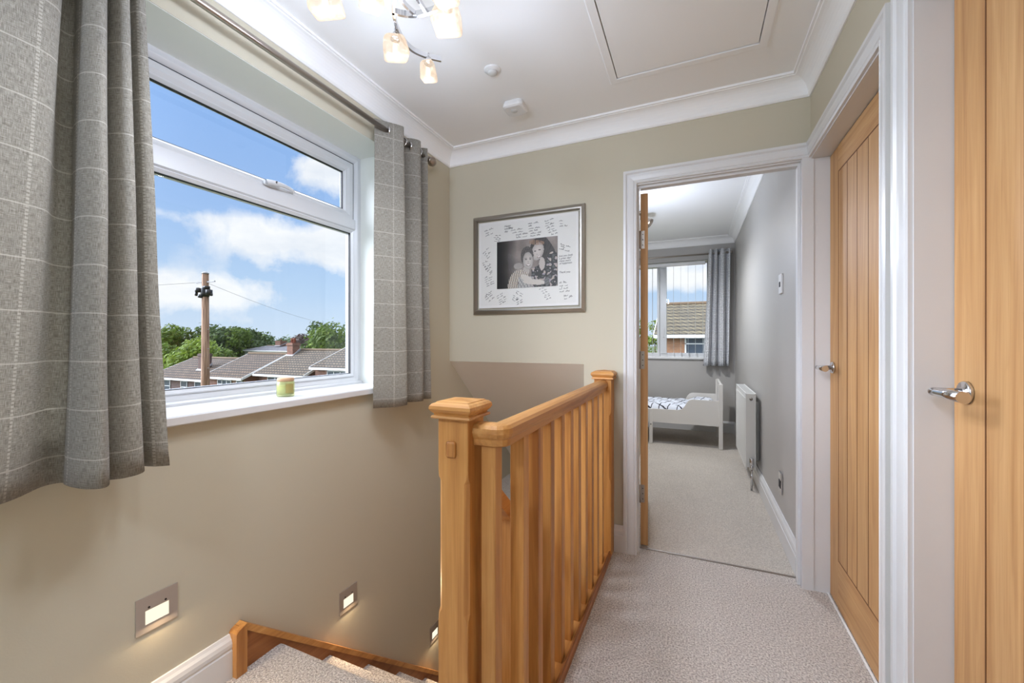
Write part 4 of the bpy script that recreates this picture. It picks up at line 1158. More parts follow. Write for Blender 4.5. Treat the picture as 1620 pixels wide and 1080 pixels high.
# handwriting on the mount
def writing(lines):
    b = MB()
    rr = random.Random(5)
    yy = YF - 0.0086
    def stroke(pts, w=0.0009):
        for p, q in zip(pts, pts[1:]):
            d = Vector((q[0] - p[0], q[1] - p[1])); 
            if d.length < 1e-6: continue
            n = Vector((-d.y, d.x)).normalized() * w
            b.face([(p[0] - n.x, yy, p[1] - n.y), (q[0] - n.x, yy, q[1] - n.y), (q[0] + n.x, yy, q[1] + n.y), (p[0] + n.x, yy, p[1] + n.y)])
    for (x, z, ang_, ws, h) in lines:
        ca, sa_ = math.cos(ang_), math.sin(ang_); cx_ = 0.0
        for wl in ws:
            pts = []
            nl = max(5, int(wl * 8))
            for k in range(nl):
                px = cx_ + k * h * 0.40
                pz = (rr.random() * 0.7 + (0.5 if rr.random() < 0.25 else 0)) * h * (1 if k % 2 else -0.15) * (1.4 if rr.random() < 0.15 else 1)
                pts.append((x + px * ca - pz * sa_, z + px * sa_ + pz * ca))
            stroke(pts); cx_ += nl * h * 0.40 + h * 0.7
    return b
def block(x, z, ang_, n, h, wmin, wmax, seed, dx=0.0):
    rr = random.Random(seed); out = []
    for k in range(n):
        ws = [rr.uniform(wmin, wmax) for _ in range(rr.choice((1, 2, 2, 2)))]
        lx = x + math.sin(ang_) * k * h * 1.9 + rr.uniform(-1, 1) * h + dx * k
        lz = z - math.cos(ang_) * k * h * 1.9
        out.append((lx, lz, ang_, ws, h))
    return out
LN = []
LN += block(-1.205, 1.855, 0.25, 3, 0.008, 0.8, 1.4, 1)
LN += block(-1.04, 1.858, 0.05, 5, 0.0085, 1.0, 1.6, 2, 0.012)
LN += block(-1.14, 1.822, -0.05, 4, 0.006, 0.8, 1.2, 3)
LN += block(-0.915, 1.870, 0.03, 6, 0.008, 1.0, 1.6, 4, 0.003)
LN += block(-0.815, 1.872, 0.22, 7, 0.0075, 0.8, 1.3, 5, 0.004)
LN += block(-0.716, 1.865, -0.03, 3, 0.0085, 0.8, 1.2, 6)
LN += block(-1.215, 1.715, 0.75, 4, 0.008, 0.8, 1.2, 7)
LN += block(-1.222, 1.655, 0.30, 4, 0.0075, 0.7, 1.1, 8)
LN += block(-1.200, 1.610, 0.80, 4, 0.0075, 1.0, 1.3, 9)
LN += block(-1.212, 1.560, 0.35, 5, 0.0075, 0.9, 1.4, 10)
LN += block(-1.212, 1.445, 0.60, 4, 0.0075, 0.9, 1.3, 11)
LN += block(-1.125, 1.440, 0.45, 5, 0.0075, 0.8, 1.3, 12)
LN += block(-0.995, 1.470, -0.55, 5, 0.008, 0.7, 1.1, 13)
LN += block(-1.000, 1.410, 0.45, 3, 0.008, 0.7, 1.0, 14)
LN += block(-0.840, 1.470, 0.35, 6, 0.007, 0.6, 0.9, 15, 0.004)
LN += block(-0.708, 1.728, -0.35, 3, 0.007, 1.3, 1.7, 16)
LN += block(-0.715, 1.500, 0.05, 4, 0.009, 0.7, 1.1, 18)
LN += block(-0.690, 1.420, 0.35, 2, 0.009, 0.7, 1.1, 19)
writing(LN).build('handwriting', 'ink', mo, kind='stuff')
def ink_text(body, x, z, size, ang_=0.0):
    cu = bpy.data.curves.new('note', 'FONT'); cu.body = body; cu.size = size; cu.shear = 0.35; cu.space_line = 0.95
    cu.extrude = 0.00015
    o = bpy.data.objects.new('note', cu); C.objects.link(o)
    o.location = (x, YF - 0.0086, z); o.rotation_euler = (R(90), -ang_, 0)
    bpy.context.view_layer.update()
    me = bpy.data.meshes.new_from_object(o.evaluated_get(bpy.context.evaluated_depsgraph_get()))
    me.transform(o.matrix_world); bpy.data.objects.remove(o)
    me.materials.clear(); me.materials.append(M['ink'])
    q = bpy.data.objects.new('handwritten_note', me); C.objects.link(q); attach(q, mo)
ink_text('Happy\nwedding\nday', -1.075, 1.868, 0.017, 0.05)
ink_text('Just you look\na great day!\nmany years\nof happiness', -0.722, 1.655, 0.0155, 0.03)
ink_text('Thank you', -0.722, 1.560, 0.016, 0.0)

# ------------------------------------------------------------------ bedroom: window, blind, curtain
FY = BY1 + 0.10
wb = struct(MB().box(BW[0], BW[1], FY, FY + 0.06, BW[2], BW[2] + 0.05).build('window_2', 'upvc'))
def yframe(x0, x1, z0, z1, prof, name, m, parent):
    b = MB(); b.sweep([(x0, FY, z0), (x1, FY, z0), (x1, FY, z1), (x0, FY, z1)], prof, (0, -1, 0), -1, closed=True); return b.build(name, m, parent)
yframe(BW[0], BW[1], BW[2], BW[3], [(0, -0.06), (0, 0.0), (0.045, 0.0), (0.05, -0.01), (0.05, -0.06)], 'window_frame', 'upvc', wb)
b = MB(); b.box(-0.455, -0.335, FY - 0.01, FY + 0.06, BW[2] + 0.04, BW[3] - 0.04, 0.003); b.box(-1.15, -1.05, FY - 0.01, FY + 0.06, BW[2] + 0.04, BW[3] - 0.04, 0.003)
b.build('mullion', 'upvc', wb)
yframe(-1.05, -0.455, BW[2] + 0.045, BW[3] - 0.045, [(0, -0.04), (0, 0.012), (0.04, 0.012), (0.045, 0.0), (0.045, -0.04)], 'opening_sash', 'upvc', wb)
b = MB(); b.box(-0.375, -0.360, FY - 0.03, FY - 0.010, 1.22, 1.34, 0.003); b.build('window_handle', 'upvc', wb)
b = MB(); b.box(BW[0] + 0.05, BW[1] - 0.05, FY + 0.028, FY + 0.032, BW[2] + 0.05, BW[3] - 0.05); b.build('glass_pane', 'glass', wb)
b = MB(); b.box(BW[0] - 0.04, BW[1] + 0.015, BY1 - 0.03, FY, BW[2] - 0.028, BW[2] + 0.002, 0.004, 2); b.build('window_sill', 'gloss_white', wb)
b = MB(); b.box(BW[0], BW[1], BY1 - 0.0, FY, BW[3] - 0.002, BW[3] + 0.006); b.box(BW[1] - 0.002, BW[1] + 0.006, BY1, FY, BW[2], BW[3]); b.build('reveal', 'reveal', wb)
bl = thing('vertical_blind', 'white vertical blind with its slats turned open in the bedroom window', 'blind', (-0.5, BY1 + 0.04, BW[3]))
b = MB(); b.box(BW[0] + 0.02, BW[1] - 0.02, BY1 + 0.02, BY1 + 0.06, BW[3] - 0.045, BW[3] - 0.005, 0.003); b.build('head_rail', 'white_plastic', bl)
b = MB(); b.box(-0.0009, 0.0009, -0.035, 0.035, 1.02, BW[3] - 0.05)
mslat, ts = mat('white translucent slat')
tr_ = ts.node('ShaderNodeBsdfTranslucent'); tr_.inputs[0].default_value = col(235, 236, 232)
mxs = ts.node('ShaderNodeMixShader'); mxs.inputs[0].default_value = 0.5
ts.link(ts.bsdf(col(232, 233, 230), 0.7), mxs.inputs[1]); ts.link(tr_.outputs[0], mxs.inputs[2]); ts.out(mxs.outputs[0])
b.bm.transform(Matrix.Translation((BW[1] - 0.05, BY1 + 0.04, 0)) @ Matrix.Rotation(R(1), 4, 'Z'))
s0 = b.build('slat', mslat, bl)
b = MB(); b.box(BW[1] - 0.05 - 0.002, BW[1] - 0.05 + 0.002, BY1 + 0.008, BY1 + 0.072, 1.0, 1.022); w0 = b.build('slat_weight', 'white_plastic', bl)
for k in range(1, 18):
    for q in (s0, w0):
        c = q.copy(); C.objects.link(c); c.parent = bl; c.location = q.location + Vector((-0.0895 * k, 0, 0))
cb_ = thing('bedroom_curtain', 'grey and white patterned curtain at the right side of the bedroom window', 'curtain', (0.26, BY1 - 0.1, 0.855))
K0 = [(0.115, 5.815), (0.135, 5.775), (0.165, 5.765), (0.185, 5.80), (0.20, 5.845), (0.22, 5.80), (0.24, 5.77), (0.262, 5.80), (0.275, 5.845), (0.292, 5.80), (0.312, 5.77), (0.34, 5.765), (0.362, 5.80), (0.372, 5.84), (0.392, 5.80), (0.402, 5.79)]
K1 = [(0.180, 5.815), (0.190, 5.775), (0.205, 5.765), (0.22, 5.80), (0.232, 5.845), (0.247, 5.80), (0.262, 5.77), (0.280, 5.80), (0.29, 5.845), (0.306, 5.80), (0.322, 5.77), (0.346, 5.765), (0.366, 5.80), (0.375, 5.84), (0.405, 5.80), (0.425, 5.79)]
q = cloth('curtain_panel', [(x, y) for x, y in K0], [(x, y) for x, y in K1], 0.855, 2.325, cb_, 'zigzag', zs=20, k=5, ripple=0.002, thick=0.003, seed=5)
for xx in (0.19, 0.25, 0.30, 0.36): eyelet(xx, 5.805, 2.275, cb_, (1, 0.4, 0), 0.022)
pr = thing('curtain_pole', 'slim silver curtain pole above the bedroom window', 'curtain pole', (0.0, 5.805, 2.275))
MB().tube([(-1.6, 5.805, 2.275), (0.425, 5.805, 2.275)], 0.011, 12).build('pole', 'nickel', pr)
MB().lathe([(0.011, 0), (0.016, 0.002), (0.016, 0.02), (0.0, 0.022)], (0.425, 5.805, 2.275), (1, 0, 0), 14).build('finial', 'nickel', pr)
b = MB(); b.tube([(0.385, BY1, 2.275), (0.385, 5.805, 2.275)], 0.007, 8); b.build('bracket', 'nickel', pr)

# ------------------------------------------------------------------ bedroom: toddler bed
bed = thing('toddler_bed', 'white toddler bed with cut-out sides below the bedroom window', 'bed', (-0.35, 5.28, 0))
by0, by1 = 4.945, 5.625
# end board
b = MB()
zz = 0.695
b.prism([(by0, 0.20), (by0, zz - 0.004), (by0 + 0.01, zz), (by1 - 0.01, zz + 0.012), (by1, zz + 0.008), (by1, 0.20)], 'x', 0.262, 0.284)
b.build('headboard', 'bedwhite', bed)
for y_ in (by0 - 0.006, by1 - 0.034):
    b = MB(); b.box(0.250, 0.290, y_, y_ + 0.040, 0.0, zz + 0.005, 0.003, 2); b.build('bed_post', 'bedwhite', bed)
def side_panel(y0_, y1_):
    P = [(0.250, 0.245), (0.250, 0.520), (-0.015, 0.522), (-0.045, 0.510), (-0.070, 0.478), (-0.088, 0.440), (-0.115, 0.410), (-0.155, 0.396), (-0.85, 0.396), (-0.90, 0.40), (-0.93, 0.46), (-0.96, 0.52), (-1.16, 0.522), (-1.16, 0.245)]
    b = MB(); b.prism(P, 'y', y0_, y1_); return b.build('side_panel', 'bedwhite', bed)
side_panel(by0, by0 + 0.018); side_panel(by1 - 0.018, by1)
b = MB(); b.box(-0.462, -0.425, by0 - 0.010, by0 + 0.03, 0.0, 0.395, 0.003); b.build('middle_leg', 'bedwhite', bed)
b = MB(); b.tube([(-0.443, by0 - 0.012, 0.22), (-0.443, by0 - 0.008, 0.22)], 0.006, 10); b.build('bolt', 'dark', bed)
b = MB(); b.box(-1.19, -1.16, by0, by1, 0.0, 0.62, 0.004); b.build('footboard', 'bedwhite', bed)
b = MB(); b.box(-1.15, 0.255, by0 + 0.03, by1 - 0.03, 0.25, 0.28); b.build('slatted_base', 'bedwhite', bed)
b = MB(); b.box(-1.14, 0.255, by0 + 0.022, by1 - 0.022, 0.281, 0.385, 0.02, 2); b.build('mattress', 'mount', bed)
# duvet
bm = bmesh.new(); nx, ny = 60, 30
g = [[None] * (ny + 1) for _ in range(nx + 1)]
for i in range(nx + 1):
    for j in range(ny + 1):
        u_, v_ = i / nx, j / ny
        x = -1.13 + 1.37 * u_; y = by0 + 0.028 + (by1 - by0 - 0.056) * v_
        e = min(1, min(v_, 1 - v_) / 0.10) ** 0.5 * min(1, min(u_, 1 - u_) / 0.04) ** 0.5
        z = 0.388 + e * (0.062 + 0.022 * mnoise.noise(Vector((x * 5, y * 6, 0))) + 0.010 * mnoise.noise(Vector((x * 16, y * 14, 3))))
        if x > -0.05: z += 0.028 * e * min(1, (x + 0.05) / 0.08)
        g[i][j] = bm.verts.new((x, y, z))
for i in range(nx):
    for j in range(ny):
        f = bm.faces.new([g[i][j], g[i + 1][j], g[i + 1][j + 1], g[i][j + 1]]); f.smooth = True
bd = [g[i][0] for i in range(nx + 1)] + [g[nx][j] for j in range(1, ny + 1)] + [g[i][ny] for i in range(nx - 1, -1, -1)] + [g[0][j] for j in range(ny - 1, 0, -1)]
low = [bm.verts.new((v.co.x, v.co.y, 0.3865)) for v in bd]
for k in range(len(bd)):
    bm.faces.new([bd[k], low[k], low[(k + 1) % len(bd)], bd[(k + 1) % len(bd)]])
bm.faces.new(low)
m_ = MB(); m_.bm.free(); m_.bm = bm
dv = m_.build('duvet', 'duvet'); tag(dv, 'white duvet with black lattice lines spread on the toddler bed', 'duvet'); origin(dv, (-0.4, 5.28, 0.388))

# ------------------------------------------------------------------ bedroom: radiator, switch, socket, lamp
rx0, rx1, ry0, ry1, rz0, rz1 = 0.378, 0.450, 3.72, 4.52, 0.150, 0.752
rad = thing('radiator', 'white double panel radiator on the grey bedroom wall', 'radiator', (0.42, 4.12, rz0))
b = MB(); b.box(rx0, rx0 + 0.012, ry0 + 0.004, ry1 - 0.004, rz0, rz1 - 0.006, 0.004, 2)
for k in range(22):
    y_ = ry0 + 0.04 + k * 0.0335
    b.box(rx0 - 0.0035, rx0 + 0.002, y_, y_ + 0.016, rz0 + 0.03, rz1 - 0.04, 0.0015)
b.build('front_panel', 'rad', rad)
b = MB(); b.box(rx1 - 0.012, rx1, ry0 + 0.004, ry1 - 0.004, rz0, rz1 - 0.006, 0.004, 2); b.build('rear_panel', 'rad', rad)
for y_ in (ry0, ry1 - 0.004):
    b = MB(); b.box(rx0 + 0.001, rx1 - 0.001, y_, y_ + 0.004, rz0 + 0.02, rz1 - 0.003, 0.0015); b.build('end_panel', 'rad', rad)
b = MB(); b.box(rx0, rx0 + 0.006, ry0, ry1, rz1 - 0.012, rz1, 0.001); b.box(rx1 - 0.006, rx1, ry0, ry1, rz1 - 0.012, rz1, 0.001)
for k in range(27): b.box(rx0 + 0.005, rx1 - 0.005, ry0 + 0.008 + k * 0.029, ry0 + 0.020 + k * 0.029, rz1 - 0.008, rz1 - 0.003)
b.build('top_grille', 'rad', rad)
b = MB(); b.box(rx0 + 0.014, rx1 - 0.014, ry0 + 0.01, ry1 - 0.01, rz0 + 0.02, rz1 - 0.02); b.build('convector_fins', 'lead', rad)
b = MB(); b.lathe([(0, 0), (0.011, 0), (0.011, 0.004), (0.006, 0.005), (0.006, 0.009), (0, 0.009)], (0.415, ry0, rz1 - 0.045), (0, -1, 0), 16); b.build('blanking_plug', 'nickel', rad)
b = MB(); b.tube([(0.415, ry0 + 0.02, rz0 + 0.05), (0.415, ry0 - 0.025, rz0 + 0.05)], 0.010, 12); b.lathe([(0.014, 0.0), (0.016, 0.01), (0.016, 0.05), (0.012, 0.056), (0, 0.056)], (0.415, ry0 - 0.03, rz0 + 0.045), (0, 0, 1), 16)
b.lathe([(0, -0.005), (0.012, -0.005), (0.012, 0.03), (0, 0.03)], (0.415, ry0 - 0.03, rz0 + 0.015), (0, 0, 1), 14)
vv = b.build('valve', 'chrome', rad)
b = MB(); b.tube([(0.415, ry0 - 0.03, rz0 + 0.02), (0.415, ry0 - 0.03, 0.0)], 0.0075, 12); b.build('supply_pipe', 'chrome', rad)
for y_ in (ry0 + 0.12, ry1 - 0.12):
    b = MB(); b.box(rx1, BX1, y_, y_ + 0.03, rz0 + 0.05, rz1 - 0.08); b.build('wall_bracket', 'rad', rad)
def plate(name, y, z, wy, wz, m, label, cat):
    b = MB(); b.box(BX1 - 0.010, BX1 - 0.0005, y - wy, y + wy, z - wz, z + wz, 0.002, 2)
    o = b.build(name, m); tag(o, label, cat); origin(o, (BX1, y, z)); return o
sw = plate('light_switch', 2.892, 1.503, 0.043, 0.058, 'white_plastic', 'white light switch on the grey bedroom wall', 'light switch')
b = MB(); b.box(BX1 - 0.0135, BX1 - 0.009, 2.880, 2.904, 1.485, 1.515, 0.001); b.build('rocker', 'gasket', sw)
so_ = plate('wall_socket', 2.895, 0.318, 0.040, 0.062, 'chrome', 'chrome socket outlet low on the grey bedroom wall', 'socket')
b = MB(); b.box(BX1 - 0.0125, BX1 - 0.009, 2.870, 2.920, 0.29, 0.335, 0.001); b.build('socket_insert', 'gasket', so_)
LX, LY, LZ = -0.50, 4.45, 2.38
lb = thing('ceiling_spotlight', 'silver ceiling spotlight glimpsed beside the open bedroom door', 'ceiling light', (LX, LY, BZC))
MB().lathe([(0, 0), (0.05, 0), (0.05, 0.02), (0.0, 0.022)], (LX, LY, BZC), (0, 0, -1), 20).build('ceiling_rose', 'nickel', lb)
MB().tube([(LX, LY, BZC - 0.02), (LX, LY, BZC - 0.08)], 0.006, 10).build('stem', 'nickel', lb)
MB().lathe([(0.012, 0.0), (0.02, 0.01), (0.05, 0.085), (0.05, 0.095), (0.046, 0.095), (0.017, 0.014)], (LX + 0.02, LY, BZC - 0.075), (1.0, -0.2, -0.75), 20).build('spot_shade', 'nickel', lb)
MB().sphere((LX + 0.065, LY - 0.01, BZC - 0.11), 0.022).build('bulb', 'bulb', lb)
ld = bpy.data.lights.new('bedroom_bulb', 'SPOT'); ld.spot_size = R(168); ld.spot_blend = 0.7; ld.energy = 60; ld.color = (0.97, 0.98, 1.0); ld.shadow_soft_size = 0.05
glow_point(lb, Vector((LX + 0.03, LY - 0.6, 1.9)) - lb.location, 15, 0.06)
lo = bpy.data.objects.new('bedroom_bulb', ld); C.objects.link(lo); lo.location = (LX + 0.03, LY, 2.30)

# ================================================================== outside
b = MB(); b.box(-400, 400, 6.4, 700, -6.6, -6.5); b.box(-400, OX - 0.6, -200, 6.4, -6.6, -6.5)
g_ = struct(b.build('ground', 'ground'))

def casement(b_frame, b_glass, x0, x1, y, z0, z1, n):
    """white casement window on a wall facing -y"""
    w_ = 0.07
    b_glass.box(x0, x1, y - 0.02, y + 0.02, z0, z1)
    for zz_ in (z0, z1 - w_): b_frame.box(x0, x1, y - 0.05, y + 0.01, zz_, zz_ + w_)
    for k in range(n + 1):
        xx = x0 + (x1 - x0 - w_) * k / n; b_frame.box(xx, xx + w_, y - 0.05, y + 0.01, z0, z1)
    b_frame.box(x0, x0 + (x1 - x0) / n, y - 0.05, y + 0.01, z0 + (z1 - z0) * 0.62, z0 + (z1 - z0) * 0.62 + 0.05)

def house(x0, x1, ye, run, zg, ze, zr, wall, roof, label, wins, chim=(), group=None, eave=0.35, lift=0.0):
    o = thing('house', label, 'house', ((x0 + x1) / 2, ye + run, zg), group)
    yr = ye + run
    b = MB()
    b.prism([(ye, zg), (ye, ze - 0.05), (yr, zr - 0.12), (ye + 2 * run, ze - 0.05), (ye + 2 * run, zg)], 'x', x0 + 0.15, x1 - 0.15)
    w_ = b.build('house_wall', wall, o)
    e = eave; dz = (zr - ze) / run
    b = MB(); b.prism([(ye - e, ze - dz * e - 0.04), (ye - e, ze - dz * e + 0.06), (yr, zr + 0.06), (ye + 2 * run + e, ze - dz * e + 0.06), (ye + 2 * run + e, ze - dz * e - 0.04), (yr, zr - 0.06)], 'x', x0, x1)
    rf = b.build('roof', roof, o)
    b = MB(); b.box(x0, x1, ye - e - 0.10, ye - e, ze - dz * e - 0.14, ze - dz * e + 0.02)
    b.build('fascia_gutter', 'fascia', o)
    b = MB()
    for xx in (x0 - 0.04, x1 - 0.0):
        b.prism([(ye - e, ze - dz * e - 0.12), (ye - e, ze - dz * e + 0.08), (yr, zr + 0.08), (yr, zr - 0.12)], 'x', xx, xx + 0.04)
    b.build('barge_board', 'fascia', o)
    b = MB(); b.tube([(x0, yr, zr + 0.08), (x1, yr, zr + 0.08)], 0.11, 8, smooth=False); b.build('ridge_tiles', 'ridge', rf)
    for (xa, xb, za, zb, n) in wins:
        f = MB(); g2 = MB(); casement(f, g2, xa, xb, ye, za, zb, n)
        wf = f.build('house_window', 'fascia', o); g2.build('pane', 'win_dark', wf)
    for (cx_, cy_, wd, hb, ht, pots) in chim:
        b = MB(); b.box(cx_ - wd / 2, cx_ + wd / 2, cy_ - wd / 2, cy_ + wd / 2, hb, ht)
        b.box(cx_ - wd / 2 - 0.06, cx_ + wd / 2 + 0.06, cy_ - wd / 2 - 0.06, cy_ + wd / 2 + 0.06, ht - 0.22, ht - 0.08)
        c = b.build('chimney', 'brick_dark' if wall == 'brick_dark' else 'brick', o)
        b = MB()
        for p in range(pots):
            px = cx_ + (p - (pots - 1) / 2) * 0.28
            b.lathe([(0.0, 0), (0.12, 0), (0.10, 0.30), (0.13, 0.33), (0.13, 0.38), (0, 0.38)], (px, cy_, ht), n=10)
        b.build('chimney_pot', 'pot', c)
        b = MB(); b.prism([(cy_ - wd / 2 - 0.15, hb + 0.0), (cy_ - wd / 2 - 0.15, hb + 0.12), (cy_ + wd / 2, hb + 0.75), (cy_ + wd / 2, hb + 0.6)], 'x', cx_ - wd / 2 - 0.12, cx_ + wd / 2 + 0.12)
        b.build('flashing', 'lead', c)
    return o
Z0 = -6.5
GR = 'terrace of tiled houses opposite'
house(-47, -37.7, 22.0, 3.6, Z0, -2.02, -0.55, 'brick_dark', 'tiles', 'brown brick house leftmost below the telegraph pole with dark tiled roof', [(-45.0, -43.9, -3.9, -2.35, 1), (-42.3, -41.3, -3.9, -2.35, 1), (-40.2, -39.0, -3.9, -2.35, 1)], [(-41.6, 23.6, 0.75, -1.6, 0.05, 1)], GR)
house(-37.5, -32.4, 21.4, 3.6, Z0, -1.60, 0.00, 'brick', 'tiles', 'orange brick house just right of the telegraph pole with brown tiled roof', [(-36.0, -34.2, -3.0, -1.95, 3), (-33.6, -32.8, -3.0, -1.95, 1)], [], GR)
house(-32.2, -26.6, 22.2, 3.6, Z0, -1.28, 0.36, 'brick', 'tiles_b', 'brick house with grey-brown tiled roof behind the candle jar', [(-31.0, -29.2, -2.7, -1.62, 2), (-28.6, -27.2, -2.7, -1.62, 2)], [(-31.9, 25.2, 0.7, -0.2, 1.05, 2)], GR)
house(-26.4, -20.2, 22.6, 3.6, Z0, -0.66, 0.78, 'brick', 'tiles_b', 'brick house rightmost in the landing window with mossy tiled roof', [(-25.0, -23.0, -2.1, -1.0, 3), (-22.4, -21.2, -2.1, -1.0, 2)], [(-24.6, 26.0, 0.75, 0.2, 1.75, 1)], GR)
# farther houses
house(-84, -70, 55, 5.0, Z0, -0.6, 1.9 - 1.7, 'render_white', 'slate', 'white rendered house in the distance among the trees', [(-80, -78.5, -3.2, -1.8, 2)], [(-79.0, 59.5, 1.5, 0.2, 1.3, 1)], None)
house(-78, -58, 68, 6.0, Z0, -1.5, 1.1, 'brick', 'slate', 'long brick house with grey slate roof behind the white house', [(-74, -72, -3.5, -2.0, 2)], [(-73.5, 73.5, 1.3, 0.6, 2.5, 3), (-67.0, 73.5, 1.3, 0.6, 2.5, 3)], None)
house(-57, -42, 66, 5.5, Z0, -1.6, 0.7, 'brick', 'slate', 'brick house with slate roof seen between two chimneys in the distance', [(-55, -53, -3.5, -2.0, 2)], [(-54.5, 71, 1.4, 0.1, 2.0, 2), (-49.5, 71, 1.4, 0.1, 2.2, 3)], None)
# the house seen from the bedroom window
house(-1.74, 9.5, 21.5, 4.2, -5.5, 1.62, 3.25, 'brick_buff', 'tiles_khaki', 'brick house with tiled roof seen through the bedroom window', [(-0.38, 2.2, 0.45, 1.38, 3), (4.2, 6.0, 0.45, 1.38, 2)], [], None, eave=0.4)

# telegraph pole
tx, ty = -11.4, 6.55
def px_pt(d, q): return (-d * math.sin(R(23.75)) + q * math.cos(R(23.75)), d * math.cos(R(23.75)) + q * math.sin(R(23.75)))
tx, ty = px_pt(15.0, -11.16)
tp_ = thing('telegraph_pole', 'wooden telegraph pole carrying a black cable drum among the houses', 'telegraph pole', (tx, ty, Z0))
MB().tube([(tx, ty, Z0), (tx, ty, -1.0), (tx, ty, 3.62)], [0.17, 0.14, 0.105], 14).build('pole', 'pole_wood', tp_)
MB().lathe([(0.115, 0), (0.115, 0.03), (0.05, 0.07), (0, 0.08)], (tx, ty, 3.62), n=12).build('pole_cap', 'lead', tp_)
b = MB()
b.lathe([(0.0, -0.24), (0.12, -0.22), (0.15, -0.10), (0.15, 0.08), (0.12, 0.16), (0.0, 0.18)], (tx, ty, 3.0), n=12)
for dx_, dz_, rr_, hh_ in ((0.20, -0.06, 0.11, 0.22), (-0.19, 0.02, 0.10, 0.18), (0.12, 0.12, 0.10, 0.12), (-0.10, -0.20, 0.09, 0.14), (0.28, -0.14, 0.05, 0.12), (-0.26, -0.12, 0.05, 0.16)):
    qx, qy = dx_ * math.cos(R(23.75)), dx_ * math.sin(R(23.75))
    b.lathe([(0.0, -hh_ / 2), (rr_, -hh_ / 2 + 0.02), (rr_, hh_ / 2 - 0.02), (0.0, hh_ / 2)], (tx + qx + 0.03, ty + qy - 0.08, 3.0 + dz_), n=10)
b.build('cable_drum', 'black', tp_)
b = MB()
for q_, l_ in ((0.9, 0.5), (-0.7, 0.5)):
    b.box(tx + (0 if q_ > 0 else -0.55), tx + (0.55 if q_ > 0 else 0), ty - 0.02, ty + 0.02, 3.30, 3.34)
b.build('cross_arm', 'lead', tp_)
b = MB()
for zz_ in (0.2, 0.9, 1.6, -0.5): b.tube([(tx - 0.22, ty, zz_), (tx + 0.22, ty, zz_)], 0.010, 6)
b.build('climbing_step', 'lead', tp_)
def wire(p, q, sag, label, grp='overhead wires'):
    P = []
    for k in range(15):
        s = k / 14; v = Vector(p).lerp(Vector(q), s); v.z -= sag * 4 * s * (1 - s); P.append(v)
    o = MB().tube(P, 0.006, 5).build('overhead_wire', 'lead'); tag(o, label, 'wire', grp); return o
wire((tx, ty, 3.32), (-30.0, 30.0, 2.6), 0.4, 'thin overhead wire running from the telegraph pole far to the right')
wire((tx, ty, 3.32), (-30.0, -4.0, 3.2), 0.6, 'thin overhead wire running from the telegraph pole off to the left')

# trees
def tree(d, q, zt, rad_, hgt, m, label, seed, n=2600, leaf=0.35, group=None, cat='tree', zg=Z0, sq=1.0):
    x, y = px_pt(d, q)
    rr = random.Random(seed)
    o = thing('tree', label, cat, (x, y, zg), group)
    cz_ = zt - hgt / 2
    b = MB(); b.tube([(x, y, zg), (x + 0.1, y, (zg + cz_) / 2), (x, y, cz_ + hgt * 0.2)], [rad_ * 0.09, rad_ * 0.07, rad_ * 0.03], 8)
    b.build('trunk', 'bark', o)
    b = MB()
    lobes = []
    for k in range(9):
        a = rr.uniform(0, 2 * PI); rz_ = rr.uniform(-0.38, 0.34)
        w_ = math.sqrt(max(0.05, 1 - (rz_ / 0.5) ** 2)) * 0.55
        lobes.append((x + math.cos(a) * rad_ * w_ * rr.uniform(.5, 1), y + math.sin(a) * rad_ * w_ * rr.uniform(.5, 1), cz_ + rz_ * hgt, rad_ * rr.uniform(0.34, 0.5)))
    lobes.append((x, y, zt - rad_ * 0.42, rad_ * 0.42)); lobes.append((x, y, cz_, rad_ * 0.6))
    for k in range(n):
        lx, ly, lz, lr = rr.choice(lobes)
        v = Vector((rr.gauss(0, 1), rr.gauss(0, 1), rr.gauss(0, 1))).normalized()
        r_ = lr * (rr.random() ** 0.25) * (1 + 0.18 * rr.gauss(0, 1) * 0.6)
        c_ = Vector((lx, ly, lz)) + Vector((v.x * r_, v.y * r_, v.z * r_ * 0.85))
        nrm = (v + Vector((rr.gauss(0, .5), rr.gauss(0, .5), rr.gauss(0, .5)))).normalized()
        a = nrm.orthogonal().normalized(); b2 = nrm.cross(a)
        s_ = leaf * rr.uniform(0.5, 1.1)
        b.face([c_ - a * s_, c_ - b2 * s_ * 0.6, c_ + a * s_, c_ + b2 * s_ * 0.6])
    b.build('foliage', m, o, fix=False)
    return o
def place(u, d): return (u - 810) / 652.0 * d
G2 = 'trees along the skyline'
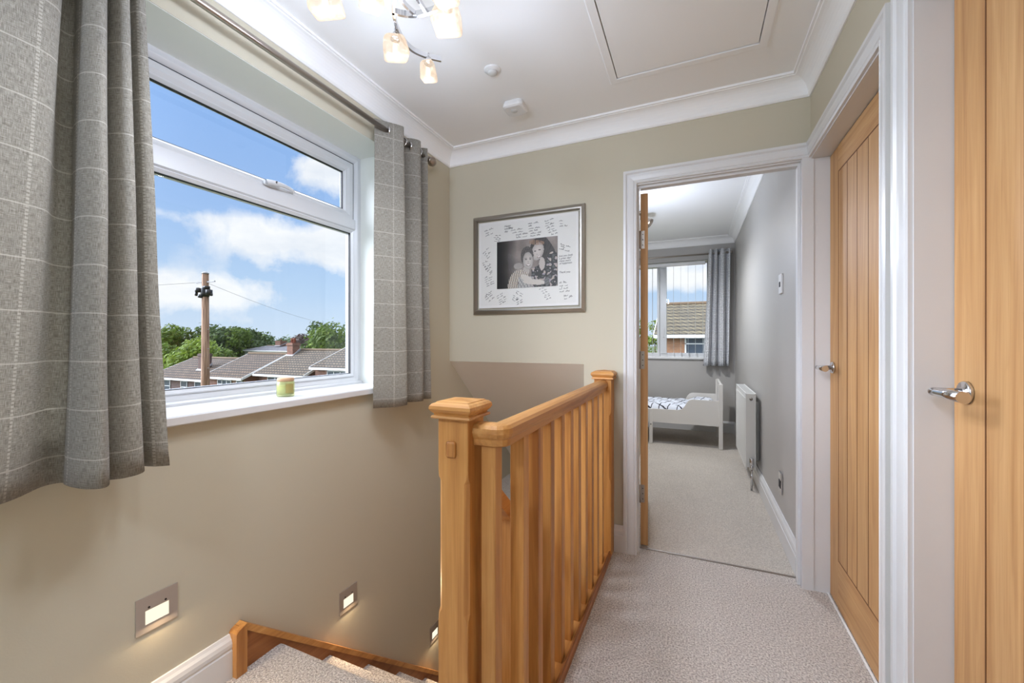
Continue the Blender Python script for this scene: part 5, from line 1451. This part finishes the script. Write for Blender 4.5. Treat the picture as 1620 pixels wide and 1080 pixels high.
tree(52, place(300, 52), 1.25, 4.2, 6.6, 'leaf_lime', 'rounded lime green tree just left of the telegraph pole', 11, 5200, 0.26)
def ztop(v, d): return EYE + (540 - v) / 652.0 * d
sky_trees = [(262, 515, 80, 6.5, 'leaf_mid', 'tall green tree at the left edge of the window view'), (288, 513, 84, 5.5, 'leaf_mid', 'green tree with a domed crown left of the telegraph pole'),
             (330, 509, 86, 6.5, 'leaf_dark', 'dark tree rising directly behind the telegraph pole'), (352, 516, 82, 3.4, 'leaf_dark', 'narrow dark tree right of the telegraph pole'),
             (371, 515, 84, 4.8, 'leaf_mid', 'broad green tree above the white chimney'), (389, 517, 90, 5.0, 'leaf_dark', 'dark rounded tree at the end of the tall left group'),
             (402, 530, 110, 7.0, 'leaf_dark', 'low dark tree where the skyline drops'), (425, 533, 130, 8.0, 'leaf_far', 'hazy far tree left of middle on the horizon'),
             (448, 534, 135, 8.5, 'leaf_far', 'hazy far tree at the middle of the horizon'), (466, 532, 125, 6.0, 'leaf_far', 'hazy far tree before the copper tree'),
             (481, 526, 60, 2.9, 'leaf_copper', 'dusky copper leaved tree left of the big right tree'), (503, 505, 58, 3.6, 'leaf_dark', 'airy dark tree left of the big green tree'),
             (528, 503, 56, 4.6, 'leaf_mid', 'big bright green tree at the right edge of the landing window'), (556, 508, 60, 5.0, 'leaf_mid', 'green tree half hidden by the right window frame'),
             (262, 540, 60, 4.0, 'leaf_mid', 'green bush tree lower left behind the lime tree'), (345, 548, 66, 4.0, 'leaf_mid', 'low green tree beside the white chimney')]
for k, (u_, v_, d_, r_, mm, lab) in enumerate(sky_trees):
    tree(d_, place(u_, d_), ztop(v_, d_), r_, max(7.0, ztop(v_, d_) + 6.0), mm, lab, 30 + k, 3000, 0.0052 * d_, G2)
tree(24, place(1036, 24), ztop(505, 24), 0.95, 4.5, 'leaf_lime', 'leafy tree seen through the left pane of the bedroom window', 77, 1800, 0.09)
tree(26, place(1010, 26), ztop(500, 26), 1.3, 4.5, 'leaf_mid', 'green tree behind the open bedroom door edge', 78, 1600, 0.1)
